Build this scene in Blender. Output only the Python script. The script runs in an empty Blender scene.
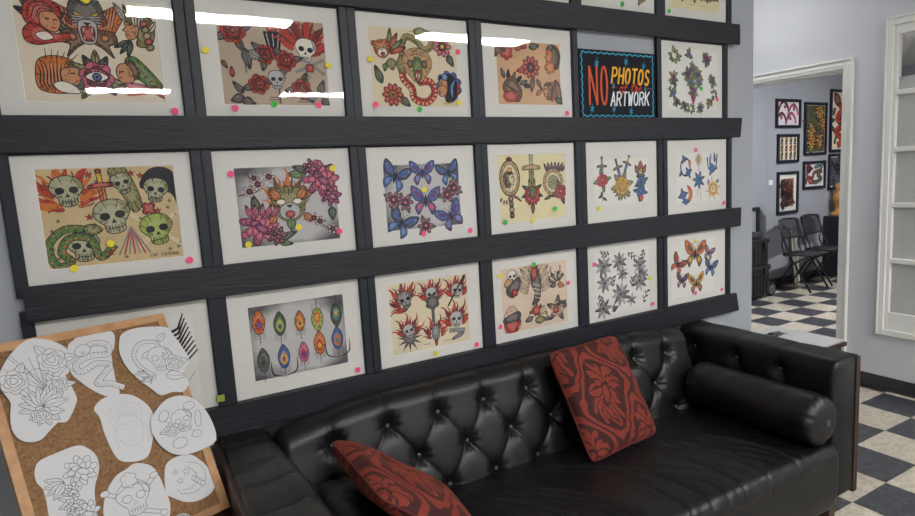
import bpy, bmesh, math, random
import numpy as np
from mathutils import Vector, Matrix
from mathutils.geometry import tessellate_polygon
random.seed(7)
S = bpy.context.scene
COL = S.collection
PI = math.pi

# ------------------------------------------------------------------ materials
def lin(h):
    h = h.lstrip('#')
    o = []
    for i in (0, 2, 4):
        c = int(h[i:i+2], 16) / 255
        o.append(c / 12.92 if c <= .04045 else ((c + .055) / 1.055) ** 2.4)
    return tuple(o)

MATS = {}
def mat(name, col, rough=.6, var=.08, scale=8, bump=0, bscale=60, metal=0, spec=.5, stretch=None, col2=None, coat=0):
    if name in MATS: return MATS[name]
    if isinstance(col, str): col = lin(col)
    if isinstance(col2, str): col2 = lin(col2)
    m = bpy.data.materials.new(name); m.use_nodes = True
    nt = m.node_tree; b = nt.nodes['Principled BSDF']
    b.inputs['Roughness'].default_value = rough
    b.inputs['Metallic'].default_value = metal
    b.inputs['Specular IOR Level'].default_value = spec
    if coat: b.inputs['Coat Weight'].default_value = coat
    tc = nt.nodes.new('ShaderNodeTexCoord'); mp = nt.nodes.new('ShaderNodeMapping')
    nt.links.new(tc.outputs['Object'], mp.inputs['Vector'])
    if stretch: mp.inputs['Scale'].default_value = stretch
    n = nt.nodes.new('ShaderNodeTexNoise'); n.inputs['Scale'].default_value = scale; n.inputs['Detail'].default_value = 5
    nt.links.new(mp.outputs['Vector'], n.inputs['Vector'])
    r = nt.nodes.new('ShaderNodeValToRGB')
    c1 = col2 if col2 else tuple(c * (1 - var) for c in col)
    c2 = col if col2 else tuple(min(1, c * (1 + var)) for c in col)
    r.color_ramp.elements[0].color = (*c1, 1); r.color_ramp.elements[1].color = (*c2, 1)
    r.color_ramp.elements[0].position = .32; r.color_ramp.elements[1].position = .68
    nt.links.new(n.outputs['Fac'], r.inputs['Fac'])
    nt.links.new(r.outputs['Color'], b.inputs['Base Color'])
    if bump:
        n2 = nt.nodes.new('ShaderNodeTexNoise'); n2.inputs['Scale'].default_value = bscale; n2.inputs['Detail'].default_value = 4
        nt.links.new(mp.outputs['Vector'], n2.inputs['Vector'])
        bp = nt.nodes.new('ShaderNodeBump'); bp.inputs['Strength'].default_value = bump; bp.inputs['Distance'].default_value = .01
        nt.links.new(n2.outputs['Fac'], bp.inputs['Height']); nt.links.new(bp.outputs['Normal'], b.inputs['Normal'])
    MATS[name] = m
    return m

INK = dict(k='#25242a', dg='#4a4a50', gr='#85858a', lg='#b5b5b5', w='#e2ded2', cr='#d9c9a4', tan='#bb9468',
           sk='#c98d62', br='#6b4630', dbr='#42302a', or_='#cb6c20', ye='#dba92a', r='#b5281e', dr='#701a1c', pk='#cc5578',
           mg='#93286a', pu='#59307f', bl='#2f58a0', lb='#5f92c8', db='#22345f', g='#4f7a3a', dgn='#2e4a34', ol='#82804c',
           tl='#3f7f86', lime='#9fb04a', sg='#a8a987', pb='#d5b4a5', pink='#e0557f', paper='#cdcdcf', pen='#5c5d62', cord='#b5552f', cy='#3f9fc0', ygl='#e5ac3a', rdl='#cf5a37', blk='#222228', wh='#dfe6ea')
FLAT = ('k', 'paper', 'pen', 'cy', 'ygl', 'rdl', 'blk', 'wh', 'cord', 'w', 'lg')
def ink(k):
    if k.endswith('_l'):   # thin wash of the same ink
        c = lin(INK[k[:-2]]); return mat('ink_' + k, tuple(a * .80 + b_ * .20 for a, b_ in zip(c, (.72, .64, .52))), rough=.8, var=.06, scale=110, spec=.2)
    c = lin(INK[k])
    if k in FLAT: return mat('ink_' + k, c, rough=.8, var=.05, scale=120, spec=.2)
    # watercolour wash: pale where thin, dark where the ink was whipped in
    pale = tuple(a * .94 + b_ * .06 for a, b_ in zip(c, (.66, .58, .46))); dark = tuple(a * .3 + .008 for a in c)
    m = mat('ink_' + k, pale, rough=.8, col2=dark, scale=110, spec=.2)
    for n in m.node_tree.nodes:
        if n.type == 'VALTORGB': n.color_ramp.elements[0].position = .30; n.color_ramp.elements[1].position = .47
    return m

def wood_mat(name, c1, c2, rough, stretch, bump=.15, scale=6, spec=.4):
    return mat(name, c2, rough=rough, col2=c1, scale=scale, stretch=stretch, bump=bump, bscale=14, spec=spec)

M = {}
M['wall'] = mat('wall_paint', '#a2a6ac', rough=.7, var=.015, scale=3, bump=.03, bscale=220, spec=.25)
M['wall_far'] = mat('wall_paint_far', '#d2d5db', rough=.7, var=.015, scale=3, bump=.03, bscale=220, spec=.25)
M['wall_back_room'] = mat('wall_paint_back_room', '#a0a3aa', rough=.7, var=.015, scale=3, spec=.25)
M['ceiling'] = mat('ceiling_paint', '#dcdcd8', rough=.9, var=.02, scale=4)
M['trim'] = mat('trim_paint', '#eeeeea', rough=.35, var=.015, scale=5)
M['base'] = mat('black_vinyl', '#2e2f35', rough=.35, var=.08, scale=5)
M['ledge'] = wood_mat('black_stained_wood', '#101218', '#20232b', .5, (1.2, 20, 16), .25, 5)
M['frame'] = mat('blue_black_frame', '#0f1522', rough=.5, var=.12, scale=14, stretch=(3, 3, 3))
M['mat'] = mat('mat_board', '#dddbd6', rough=.85, var=.012, scale=5, spec=.2)
M['mat_core'] = mat('mat_core', '#efeee8', rough=.85, var=.01)
M['leather'] = mat('black_leather', '#101012', rough=.38, var=.2, scale=7, bump=.12, bscale=260, spec=.45)
M['button'] = mat('leather_button', '#3c3c3f', rough=.3, var=.1, scale=9)
M['walnut'] = wood_mat('walnut', '#281a15', '#422e26', .45, (14, 2, 2.5), .1, 5)
M['pine'] = wood_mat('pine_frame_wood', '#a87b52', '#c0946a', .5, (3, 3, 3), .06, 9)
M['cork'] = mat('cork', '#94714f', rough=.9, var=.2, scale=130, bump=.4, bscale=160, col2='#765638')
M['paper'] = mat('cutout_paper', '#cdcdcf', rough=.85, var=.01, scale=5, spec=.2)
M['black_metal'] = mat('black_metal', '#232326', rough=.4, var=.1, scale=9)
M['black_plastic'] = mat('black_plastic', '#26272b', rough=.5, var=.12, scale=9)
M['mesh_fabric'] = mat('chair_fabric', '#2f2f33', rough=.9, var=.2, scale=160)
def mesh_mat():
    m = mat('chair_mesh', '#2a2a2e', rough=.8, var=.2, scale=160); nt = m.node_tree; b = nt.nodes['Principled BSDF']; out = nt.nodes['Material Output']
    t = nt.nodes.new('ShaderNodeBsdfTransparent'); mx = nt.nodes.new('ShaderNodeMixShader'); mx.inputs[0].default_value = .5
    nt.links.new(t.outputs[0], mx.inputs[1]); nt.links.new(b.outputs[0], mx.inputs[2]); nt.links.new(mx.outputs[0], out.inputs['Surface']); return m
M['chair_mesh'] = mesh_mat()
M['bag'] = mat('black_cloth', '#1e1f22', rough=.95, var=.2, scale=30)
M['housing'] = mat('white_metal', '#e8e8e6', rough=.4, var=.02)
M['plate'] = mat('switch_plastic', '#ecebe5', rough=.4, var=.02)
M['tan_wood'] = wood_mat('tan_wood', '#a4703c', '#c08b52', .5, (2, 2, 6), .05, 8)
M['panel_wood'] = wood_mat('grey_brown_board', '#7d746a', '#968b7d', .7, (12, 2, 2), .05, 6)
M['tag'] = mat('green_tag', '#93a23c', rough=.7, var=.05)
M['dot_pink'] = mat('dot_pink', '#ee4c82', rough=.6, var=.04)
M['dot_yellow'] = mat('dot_yellow', '#e2d22e', rough=.6, var=.04)
M['dot_green'] = mat('dot_green', '#35b53a', rough=.6, var=.04)
M['rubber'] = mat('black_rubber', '#1c1c1e', rough=.8, var=.1)
M['brushed'] = mat('grey_metal', '#8a8a8c', rough=.35, var=.08, metal=.8)
M['cut_edge'] = mat('board_edge', '#8d8f92', rough=.7, var=.05)

def glass_mat(name, tint=(1, 1, 1), ior=1.5, rough=.02, extra=0.0):
    m = bpy.data.materials.new(name); m.use_nodes = True; nt = m.node_tree
    nt.nodes.remove(nt.nodes['Principled BSDF']); out = nt.nodes['Material Output']
    f = nt.nodes.new('ShaderNodeFresnel'); f.inputs['IOR'].default_value = ior
    t = nt.nodes.new('ShaderNodeBsdfTransparent'); t.inputs['Color'].default_value = (*tint, 1)
    g = nt.nodes.new('ShaderNodeBsdfGlossy'); g.inputs['Roughness'].default_value = rough
    n = nt.nodes.new('ShaderNodeTexNoise'); n.inputs['Scale'].default_value = 3
    bp = nt.nodes.new('ShaderNodeBump'); bp.inputs['Strength'].default_value = .012; bp.inputs['Distance'].default_value = .02
    nt.links.new(n.outputs['Fac'], bp.inputs['Height']); nt.links.new(bp.outputs['Normal'], g.inputs['Normal'])
    mx = nt.nodes.new('ShaderNodeMixShader')
    ge = nt.nodes.new('ShaderNodeNewGeometry'); iv = nt.nodes.new('ShaderNodeMath'); iv.operation = 'SUBTRACT'; iv.inputs[0].default_value = 1
    mu = nt.nodes.new('ShaderNodeMath'); mu.operation = 'MULTIPLY'
    nt.links.new(ge.outputs['Backfacing'], iv.inputs[1]); nt.links.new(iv.outputs[0], mu.inputs[0]); nt.links.new(f.outputs[0], mu.inputs[1])
    nt.links.new(mu.outputs[0], mx.inputs[0]); nt.links.new(t.outputs[0], mx.inputs[1]); nt.links.new(g.outputs[0], mx.inputs[2])
    nt.links.new(mx.outputs[0], out.inputs['Surface'])
    return m
M['glass'] = glass_mat('picture_glass', (.985, .985, .985), 1.56)
M['pane'] = glass_mat('window_glass', (.97, .97, .97), 1.5)

def film_mat():
    m = bpy.data.materials.new('window_film'); m.use_nodes = True; nt = m.node_tree
    b = nt.nodes['Principled BSDF']; out = nt.nodes['Material Output']
    tc = nt.nodes.new('ShaderNodeTexCoord'); mp = nt.nodes.new('ShaderNodeMapping'); mp.inputs['Scale'].default_value = (1, 18, 200)
    nt.links.new(tc.outputs['Object'], mp.inputs['Vector'])
    n = nt.nodes.new('ShaderNodeTexNoise'); n.inputs['Scale'].default_value = 1.2; n.inputs['Detail'].default_value = 3
    nt.links.new(mp.outputs['Vector'], n.inputs['Vector'])
    r = nt.nodes.new('ShaderNodeValToRGB')
    r.color_ramp.elements[0].color = (*lin('#cfcfd0'), 1); r.color_ramp.elements[1].color = (*lin('#e8e7e6'), 1)
    nt.links.new(n.outputs['Fac'], r.inputs['Fac']); nt.links.new(r.outputs['Color'], b.inputs['Base Color'])
    b.inputs['Roughness'].default_value = .25
    t = nt.nodes.new('ShaderNodeBsdfTransparent'); mx = nt.nodes.new('ShaderNodeMixShader'); mx.inputs[0].default_value = .9
    nt.links.new(t.outputs[0], mx.inputs[1]); nt.links.new(b.outputs[0], mx.inputs[2]); nt.links.new(mx.outputs[0], out.inputs['Surface'])
    return m
M['film'] = film_mat()

def emit_mat(name, col, st):
    m = bpy.data.materials.new(name); m.use_nodes = True; b = m.node_tree.nodes['Principled BSDF']
    b.inputs['Base Color'].default_value = (.9, .9, .9, 1)
    b.inputs['Emission Color'].default_value = (*col, 1); b.inputs['Emission Strength'].default_value = st
    return m
M['diffuser'] = emit_mat('lit_diffuser', (1.0, .985, .96), 87)
M['diffuser_fill'] = emit_mat('fill_diffuser_passage', (1.0, .985, .96), 16)  # glow of the added fill light over the passage
M['diffuser_dim'] = emit_mat('lit_diffuser_back_room', (.98, .98, 1.0), 85)

def checker_mat(name, ox, oy):
    m = bpy.data.materials.new(name); m.use_nodes = True; nt = m.node_tree; b = nt.nodes['Principled BSDF']
    L = nt.links.new
    g = nt.nodes.new('ShaderNodeNewGeometry')
    mp = nt.nodes.new('ShaderNodeVectorMath'); mp.operation = 'SUBTRACT'; mp.inputs[1].default_value = (ox, oy, .15)
    L(g.outputs['Position'], mp.inputs[0])
    dv = nt.nodes.new('ShaderNodeVectorMath'); dv.operation = 'SCALE'; dv.inputs['Scale'].default_value = 1 / .3048
    L(mp.outputs[0], dv.inputs[0])
    ck = nt.nodes.new('ShaderNodeTexChecker'); ck.inputs['Scale'].default_value = 1
    L(dv.outputs[0], ck.inputs['Vector'])
    # marbled vinyl tiles
    no = nt.nodes.new('ShaderNodeTexNoise'); no.inputs['Scale'].default_value = 26; no.inputs['Detail'].default_value = 6; no.inputs['Distortion'].default_value = 1.2
    L(g.outputs['Position'], no.inputs['Vector'])
    ra = nt.nodes.new('ShaderNodeValToRGB'); ra.color_ramp.elements[0].color = (*lin('#b5ac9d'), 1); ra.color_ramp.elements[1].color = (*lin('#d0c8b8'), 1)
    rb = nt.nodes.new('ShaderNodeValToRGB'); rb.color_ramp.elements[0].color = (*lin('#33343a'), 1); rb.color_ramp.elements[1].color = (*lin('#4e4f56'), 1)
    for rr in (ra, rb): rr.color_ramp.elements[0].position = .35; rr.color_ramp.elements[1].position = .65; L(no.outputs['Fac'], rr.inputs['Fac'])
    mx = nt.nodes.new('ShaderNodeMix'); mx.data_type = 'RGBA'
    L(ck.outputs['Fac'], mx.inputs['Factor']); L(ra.outputs['Color'], mx.inputs[6]); L(rb.outputs['Color'], mx.inputs[7])
    L(mx.outputs[2], b.inputs['Base Color'])
    b.inputs['Roughness'].default_value = .38
    return m

def gradient_paper(name, edge, mid):
    m = bpy.data.materials.new(name); m.use_nodes = True; nt = m.node_tree; b = nt.nodes['Principled BSDF']; L = nt.links.new
    tc = nt.nodes.new('ShaderNodeTexCoord'); mp = nt.nodes.new('ShaderNodeMapping')
    mp.inputs['Location'].default_value = (-1.0, 0, -1.0); mp.inputs['Scale'].default_value = (2.0, 0, 2.0)
    L(tc.outputs['Generated'], mp.inputs['Vector'])
    le = nt.nodes.new('ShaderNodeVectorMath'); le.operation = 'LENGTH'; L(mp.outputs[0], le.inputs[0])
    no = nt.nodes.new('ShaderNodeTexNoise'); no.inputs['Scale'].default_value = 4; L(tc.outputs['Generated'], no.inputs['Vector'])
    ad = nt.nodes.new('ShaderNodeMath'); ad.operation = 'MULTIPLY_ADD'; ad.inputs[1].default_value = .5; L(no.outputs['Fac'], ad.inputs[0]); L(le.outputs['Value'], ad.inputs[2])
    r = nt.nodes.new('ShaderNodeValToRGB'); r.color_ramp.elements[0].color = (*lin(mid), 1); r.color_ramp.elements[1].color = (*lin(edge), 1)
    r.color_ramp.elements[0].position = .75; r.color_ramp.elements[1].position = 1.0
    sc = nt.nodes.new('ShaderNodeMath'); sc.operation = 'MULTIPLY'; sc.inputs[1].default_value = .68; L(ad.outputs[0], sc.inputs[0])
    L(sc.outputs[0], r.inputs['Fac']); L(r.outputs['Color'], b.inputs['Base Color']); b.inputs['Roughness'].default_value = .8
    return m

def damask_mat():
    m = bpy.data.materials.new('red_damask'); m.use_nodes = True; nt = m.node_tree; b = nt.nodes['Principled BSDF']; L = nt.links.new
    def math_(op, a, bb=None, c=None):
        n = nt.nodes.new('ShaderNodeMath'); n.operation = op
        for i, v in enumerate((a, bb, c)):
            if v is None: continue
            if isinstance(v, (int, float)): n.inputs[i].default_value = v
            else: L(v, n.inputs[i])
        return n.outputs[0]
    uv = nt.nodes.new('ShaderNodeUVMap'); sx = nt.nodes.new('ShaderNodeSeparateXYZ'); L(uv.outputs[0], sx.inputs[0])
    U, V = sx.outputs[0], sx.outputs[1]
    wn_ = nt.nodes.new('ShaderNodeTexNoise'); wn_.inputs['Scale'].default_value = 7; wn_.inputs['Detail'].default_value = 2; L(uv.outputs[0], wn_.inputs['Vector'])
    wob = math_('MULTIPLY', math_('SUBTRACT', wn_.outputs['Fac'], .5), .16)
    v = math_('ADD', math_('MULTIPLY', V, 1.0), math_('MULTIPLY', wob, .6))
    u = math_('ADD', math_('ADD', math_('MULTIPLY', U, 1.25), wob), math_('MULTIPLY', math_('SINE', math_('MULTIPLY', v, 4 * PI)), .05))
    cu = math_('COSINE', math_('MULTIPLY', u, 2 * PI)); cv = math_('COSINE', math_('MULTIPLY', v, 2 * PI))
    lat = math_('ABSOLUTE', math_('ADD', cu, cv))
    bandm = math_('MULTIPLY', math_('GREATER_THAN', lat, .10), math_('LESS_THAN', lat, .42))
    def palm(off):
        x = math_('SUBTRACT', math_('FRACT', math_('ADD', u, .5 + off)), .5); y = math_('SUBTRACT', math_('FRACT', math_('ADD', v, .5 + off)), .5)
        x = math_('MULTIPLY', x, 1.15); y = math_('MULTIPLY', y, .92)
        r_ = math_('SQRT', math_('ADD', math_('MULTIPLY', x, x), math_('MULTIPLY', y, y)))
        an = math_('ARCTAN2', math_('ABSOLUTE', x), y)
        lobe = math_('ABSOLUTE', math_('SINE', math_('MULTIPLY_ADD', an, 5.2, math_('MULTIPLY', r_, 6))))
        inside = math_('LESS_THAN', r_, math_('MULTIPLY_ADD', lobe, .085, .20))
        vein = math_('GREATER_THAN', math_('ABSOLUTE', math_('SINE', math_('ADD', math_('MULTIPLY', an, 7.0), math_('MULTIPLY', r_, 26)))), .38)
        core = math_('LESS_THAN', r_, .05)
        ring = math_('GREATER_THAN', math_('ABSOLUTE', math_('SUBTRACT', r_, .085)), .016)
        return math_('MAXIMUM', math_('MULTIPLY', math_('MULTIPLY', inside, vein), ring), core)
    msk = math_('MAXIMUM', bandm, math_('MAXIMUM', palm(0), palm(.5)))
    fn = nt.nodes.new('ShaderNodeTexNoise'); fn.inputs['Scale'].default_value = 90; L(uv.outputs[0], fn.inputs['Vector'])
    mx = nt.nodes.new('ShaderNodeMix'); mx.data_type = 'RGBA'
    mx.inputs[6].default_value = (*lin('#3c1111'), 1); mx.inputs[7].default_value = (*lin('#84301f'), 1)
    L(msk, mx.inputs['Factor'])
    m2 = nt.nodes.new('ShaderNodeMix'); m2.data_type = 'RGBA'; m2.blend_type = 'MULTIPLY'; m2.inputs['Factor'].default_value = .35
    L(mx.outputs[2], m2.inputs[6]); L(fn.outputs['Fac'], m2.inputs[7])
    L(m2.outputs[2], b.inputs['Base Color']); b.inputs['Roughness'].default_value = .85
    b.inputs['Sheen Weight'].default_value = .35; b.inputs['Sheen Roughness'].default_value = .4
    b.inputs['Sheen Tint'].default_value = (*lin('#c05a40'), 1)
    bp = nt.nodes.new('ShaderNodeBump'); bp.inputs['Strength'].default_value = .4; bp.inputs['Distance'].default_value = .004
    L(msk, bp.inputs['Height']); L(bp.outputs['Normal'], b.inputs['Normal'])
    return m
M['damask'] = damask_mat()
M['piping'] = mat('red_piping', '#5c1c19', rough=.85, var=.1, scale=40)

# ------------------------------------------------------------------ mesh helpers
class MB:
    def __init__(s): s.v = []; s.f = []; s.m = []; s.uv = None
    def add(s, verts, faces, mi=0):
        o = len(s.v); s.v += [tuple(p) for p in verts]; s.f += [tuple(i + o for i in f) for f in faces]; s.m += [mi] * len(faces); return s
    def box(s, a, b, mi=0, bev=0):
        x0, y0, z0 = a; x1, y1, z1 = b
        if not bev:
            v = [(x, y, z) for x in (x0, x1) for y in (y0, y1) for z in (z0, z1)]
            return s.add(v, [(0, 1, 3, 2), (4, 6, 7, 5), (0, 4, 5, 1), (2, 3, 7, 6), (0, 2, 6, 4), (1, 5, 7, 3)], mi)
        bm = bmesh.new(); bmesh.ops.create_cube(bm, size=1)
        for v in bm.verts: v.co = Vector(((x0 + x1) / 2 + v.co.x * (x1 - x0), (y0 + y1) / 2 + v.co.y * (y1 - y0), (z0 + z1) / 2 + v.co.z * (z1 - z0)))
        bmesh.ops.bevel(bm, geom=list(bm.edges), offset=bev, segments=2, affect='EDGES', profile=.5)
        return s.from_bm(bm, mi)
    def from_bm(s, bm, mi=0, mtx=None):
        bm.verts.index_update()
        v = [tuple((mtx @ q.co) if mtx else q.co) for q in bm.verts]; f = [tuple(q.index for q in fc.verts) for fc in bm.faces]; bm.free()
        return s.add(v, f, mi)
    def tube(s, pts, r, n=10, mi=0, cap=True, closed=False):
        P = [Vector(p) for p in pts]; N = len(P); rs = r if isinstance(r, (list, tuple)) else [r] * N
        vs = []; up = Vector((.13, .27, .95)).normalized()
        for i in range(N):
            a = P[(i - 1) % N] if (i or closed) else P[0]; b = P[(i + 1) % N] if (i < N - 1 or closed) else P[-1]
            t = (b - a).normalized()
            if abs(t.dot(up)) > .97: up = Vector((1, .1, 0)).normalized()
            x = t.cross(up).normalized(); y = x.cross(t)
            up = y
            for k in range(n):
                an = 2 * PI * k / n; vs.append(P[i] + (x * math.cos(an) + y * math.sin(an)) * rs[i])
        fs = []
        for i in range(N if closed else N - 1):
            j = (i + 1) % N
            for k in range(n):
                fs.append((i * n + k, i * n + (k + 1) % n, j * n + (k + 1) % n, j * n + k))
        if cap and not closed: fs.append(tuple(range(n))[::-1]); fs.append(tuple((N - 1) * n + k for k in range(n)))
        return s.add(vs, fs, mi)
    def lathe(s, prof, n=24, mi=0, c=(0, 0, 0), axis='z'):
        vs = []
        for r, h in prof:
            for k in range(n):
                a = 2 * PI * k / n; x, y, z = r * math.cos(a), r * math.sin(a), h
                if axis == 'y': x, y, z = x, h, y
                if axis == 'x': x, y, z = h, x, y
                vs.append((c[0] + x, c[1] + y, c[2] + z))
        fs = []
        for i in range(len(prof) - 1):
            for k in range(n): fs.append((i * n + k, i * n + (k + 1) % n, (i + 1) * n + (k + 1) % n, (i + 1) * n + k))
        fs.append(tuple(range(n))[::-1]); fs.append(tuple((len(prof) - 1) * n + k for k in range(n)))
        return s.add(vs, fs, mi)
    def grid(s, A, mi=0, flip=False, closed_u=False):
        nu, nv = A.shape[:2]; vs = [tuple(p) for p in A.reshape(-1, 3)]; fs = []
        for i in range(nu if closed_u else nu - 1):
            for j in range(nv - 1):
                i2 = (i + 1) % nu
                q = (i * nv + j, i2 * nv + j, i2 * nv + j + 1, i * nv + j + 1)
                fs.append(q[::-1] if flip else q)
        return s.add(vs, fs, mi)
    def mesh(s, name, mats, smooth=False, recalc=True, weld=0):
        me = bpy.data.meshes.new(name); me.from_pydata([tuple(map(float, p)) for p in s.v], [], s.f)
        for m in (mats if isinstance(mats, (list, tuple)) else [mats]): me.materials.append(m)
        me.polygons.foreach_set('material_index', s.m)
        if recalc:
            bm = bmesh.new(); bm.from_mesh(me)
            if weld: bmesh.ops.remove_doubles(bm, verts=bm.verts, dist=weld)
            bmesh.ops.recalc_face_normals(bm, faces=bm.faces); bm.to_mesh(me); bm.free()
        if smooth:
            me.polygons.foreach_set('use_smooth', [True] * len(me.polygons))
            if smooth != 'all': me.set_sharp_from_angle(angle=math.radians(smooth if isinstance(smooth, (int, float)) and smooth > 1 else 40))
        me.update(); return me
    def build(s, name, mats, parent=None, smooth=False, recalc=True, weld=0):
        return link(name, s.mesh(name, mats, smooth, recalc, weld), parent)

def link(name, me, parent=None, loc=None):
    o = bpy.data.objects.new(name, me); COL.objects.link(o)
    if parent: o.parent = parent
    if loc: o.location = loc
    return o
def tag(o, label, cat, group=None):
    o['label'] = label; o['category'] = cat
    if group: o['group'] = group
    return o
def thing(name, label, cat, loc=(0, 0, 0), rot=(0, 0, 0), group=None):
    o = bpy.data.objects.new(name, None); COL.objects.link(o); o.location = loc; o.rotation_euler = rot
    o.empty_display_size = .05
    return tag(o, label, cat, group)
def struct(name, mb, m, smooth=False):
    o = mb.build(name, m, None, smooth); o['kind'] = 'structure'; return o

# ------------------------------------------------------------------ room constants
LED = [2.327, 1.847, 1.366, .893]         # ledge tops, upper to lower
XF = 4.609                                # far wall plane
XE = 3.302                                # end of the gallery wall
HC = 3.0

# setting --------------------------------------------------------------
struct('floor', MB().box((-1.6, -9.2, -.1), (XF + .06, 1.7, 0)), checker_mat('checker_tiles', 4.249, -.133 - .3048))
struct('floor_back_room', MB().box((XF + .06, -3, -.1), (10.2, 5.2, 0)), checker_mat('checker_tiles_back_room', 5.871, 1.67 - .3048 * 2))
struct('ceiling', MB().box((-1.6, -9.2, HC), (XF + .12, 1.7, HC + .1)), M['ceiling'])
struct('ceiling_back_room', MB().box((XF + .12, -3, 2.85), (10.2, 5.2, 2.95)), M['ceiling'])
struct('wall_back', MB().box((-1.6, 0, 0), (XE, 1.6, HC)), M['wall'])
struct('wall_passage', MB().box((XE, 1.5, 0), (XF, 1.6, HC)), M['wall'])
struct('wall_left', MB().box((-1.7, -9.2, 0), (-1.6, 1.7, HC)), M['wall'])
struct('wall_front', MB().box((-1.6, -9.3, 0), (XF + .12, -9.2, HC)), M['wall'])
DY0, DY1, DZ = .225, 1.12, 2.208            # doorway opening
WY0, WY1, WZ0, WZ1 = -1.02, -.08, .42, 2.44  # window opening in the far wall
w = MB()
w.box((XF, -9.2, 0), (XF + .12, WY0, HC)).box((XF, WY0, 0), (XF + .12, WY1, WZ0)).box((XF, WY0, WZ1), (XF + .12, WY1, HC))
w.box((XF, WY1, 0), (XF + .12, DY0, HC)).box((XF, DY0, DZ), (XF + .12, DY1, HC)).box((XF, DY1, 0), (XF + .12, 1.7, HC))
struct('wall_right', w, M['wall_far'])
YB = 2.55
struct('wall_back_room', MB().box((7.13, YB, 0), (10.2, 5.2, 2.85)), M['wall_back_room'])
struct('wall_back_room_side', MB().box((10.1, -3, 0), (10.2, YB, 2.85)).box((4.6, 5.1, 0), (7.13, 5.2, 2.85)).box((4.6, -3.1, 0), (10.2, -3, 2.85)).box((4.5, 1.7, 0), (4.73, 5.2, 2.85)), M['wall_back_room'])
# skirting
b = MB(); b.box((XF - .008, -9.2, 0), (XF, DY0 - .065, .098), bev=.003); b.box((XF - .016, -9.2, 0), (XF - .008, DY0 - .065, .012), bev=.003)
struct('baseboard_right', b, M['base'])
struct('baseboard_back', MB().box((-1.6, -.01, 0), (XE, 0, .098), bev=.003), M['base'])
struct('baseboard_back_room', MB().box((7.13, YB - .012, 0), (10.1, YB, .105), bev=.003), M['base'])
# doorway casing and jamb lining
d = MB()
cw = .068
d.box((XF - .018, DY0 - cw, 0), (XF, DY0, DZ + cw), bev=.003)
d.box((XF - .030, DY0 - cw + .001, 0), (XF - .0175, DY0 - cw + .016, DZ + cw - .001), bev=.002)
d.box((XF - .0175, DY0, DZ), (XF, DY1 + cw, DZ + cw - .0005), bev=.003)
d.box((XF - .0295, DY0 - cw + .016, DZ + cw - .016), (XF - .017, DY1 + cw, DZ + cw - .002), bev=.002)
d.box((XF - .023, DY0 + .001, DZ + .018), (XF - .017, DY1, DZ + .03), bev=.002)
d.box((XF - .018, DY1, 0), (XF, DY1 + cw, DZ - .001), bev=.003)
d.box((XF - .002, DY0, 0), (XF + .13, DY0 + .012, DZ)); d.box((XF - .002, DY1 - .012, 0), (XF + .13, DY1, DZ)); d.box((XF - .002, DY0, DZ - .012), (XF + .13, DY1, DZ))
struct('door_1', d, M['trim'])
# glazed window in the far wall
wn = MB()
cy0, cy1, cz0, cz1 = -1.06, -.045, .392, 2.475
for a, bb in (((XF - .022, cy1 - .045, cz0), (XF, cy1, cz1)), ((XF - .022, cy0, cz0), (XF, cy0 + .045, cz1)), ((XF - .021, cy0 + .045, cz1 - .05), (XF, cy1 - .045, cz1 - .001)), ((XF - .021, cy0 + .045, cz0 + .001), (XF, cy1 - .045, cz0 + .04))): wn.box(a, bb, bev=.002)
wn.box((XF - .030, cy1 - .012, cz0 + .002), (XF - .0215, cy1 - .001, cz1 - .001), bev=.002).box((XF - .029, cy0, cz1 - .012), (XF - .0205, cy1 - .012, cz1 - .002), bev=.002)
GY0, GY1, GZ0, GZ1 = -.985, -.113, .552, 2.366
for a, bb in (((XF - .008, GY1, cz0 + .03), (XF + .05, -.078, cz1 - .04)), ((XF - .008, -1.02, cz0 + .03), (XF + .05, GY0, cz1 - .04)), ((XF - .007, GY0, GZ1), (XF + .049, GY1, cz1 - .041)), ((XF - .007, GY0, cz0 + .031), (XF + .049, GY1, GZ0))): wn.box(a, bb, bev=.003)
for k in range(1, 5):
    z = GZ0 + (GZ1 - GZ0) * k / 5 + (.0 if k > 1 else -.01)
    wn.box((XF - .012, GY0, z - .016), (XF + .04, GY1, z + .016), bev=.006)
wn.box((XF - .012, -.565, GZ0), (XF + .04, -.535, GZ1), bev=.006)
struct('window_1', wn, M['trim'])
o = struct('window_1_glass', MB().box((XF + .018, GY0, GZ0), (XF + .022, GY1, GZ1)), M['pane'])
o = struct('window_1_film', MB().box((XF + .0225, GY0, GZ0), (XF + .0235, GY1, 2.10)), M['film'])

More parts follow.
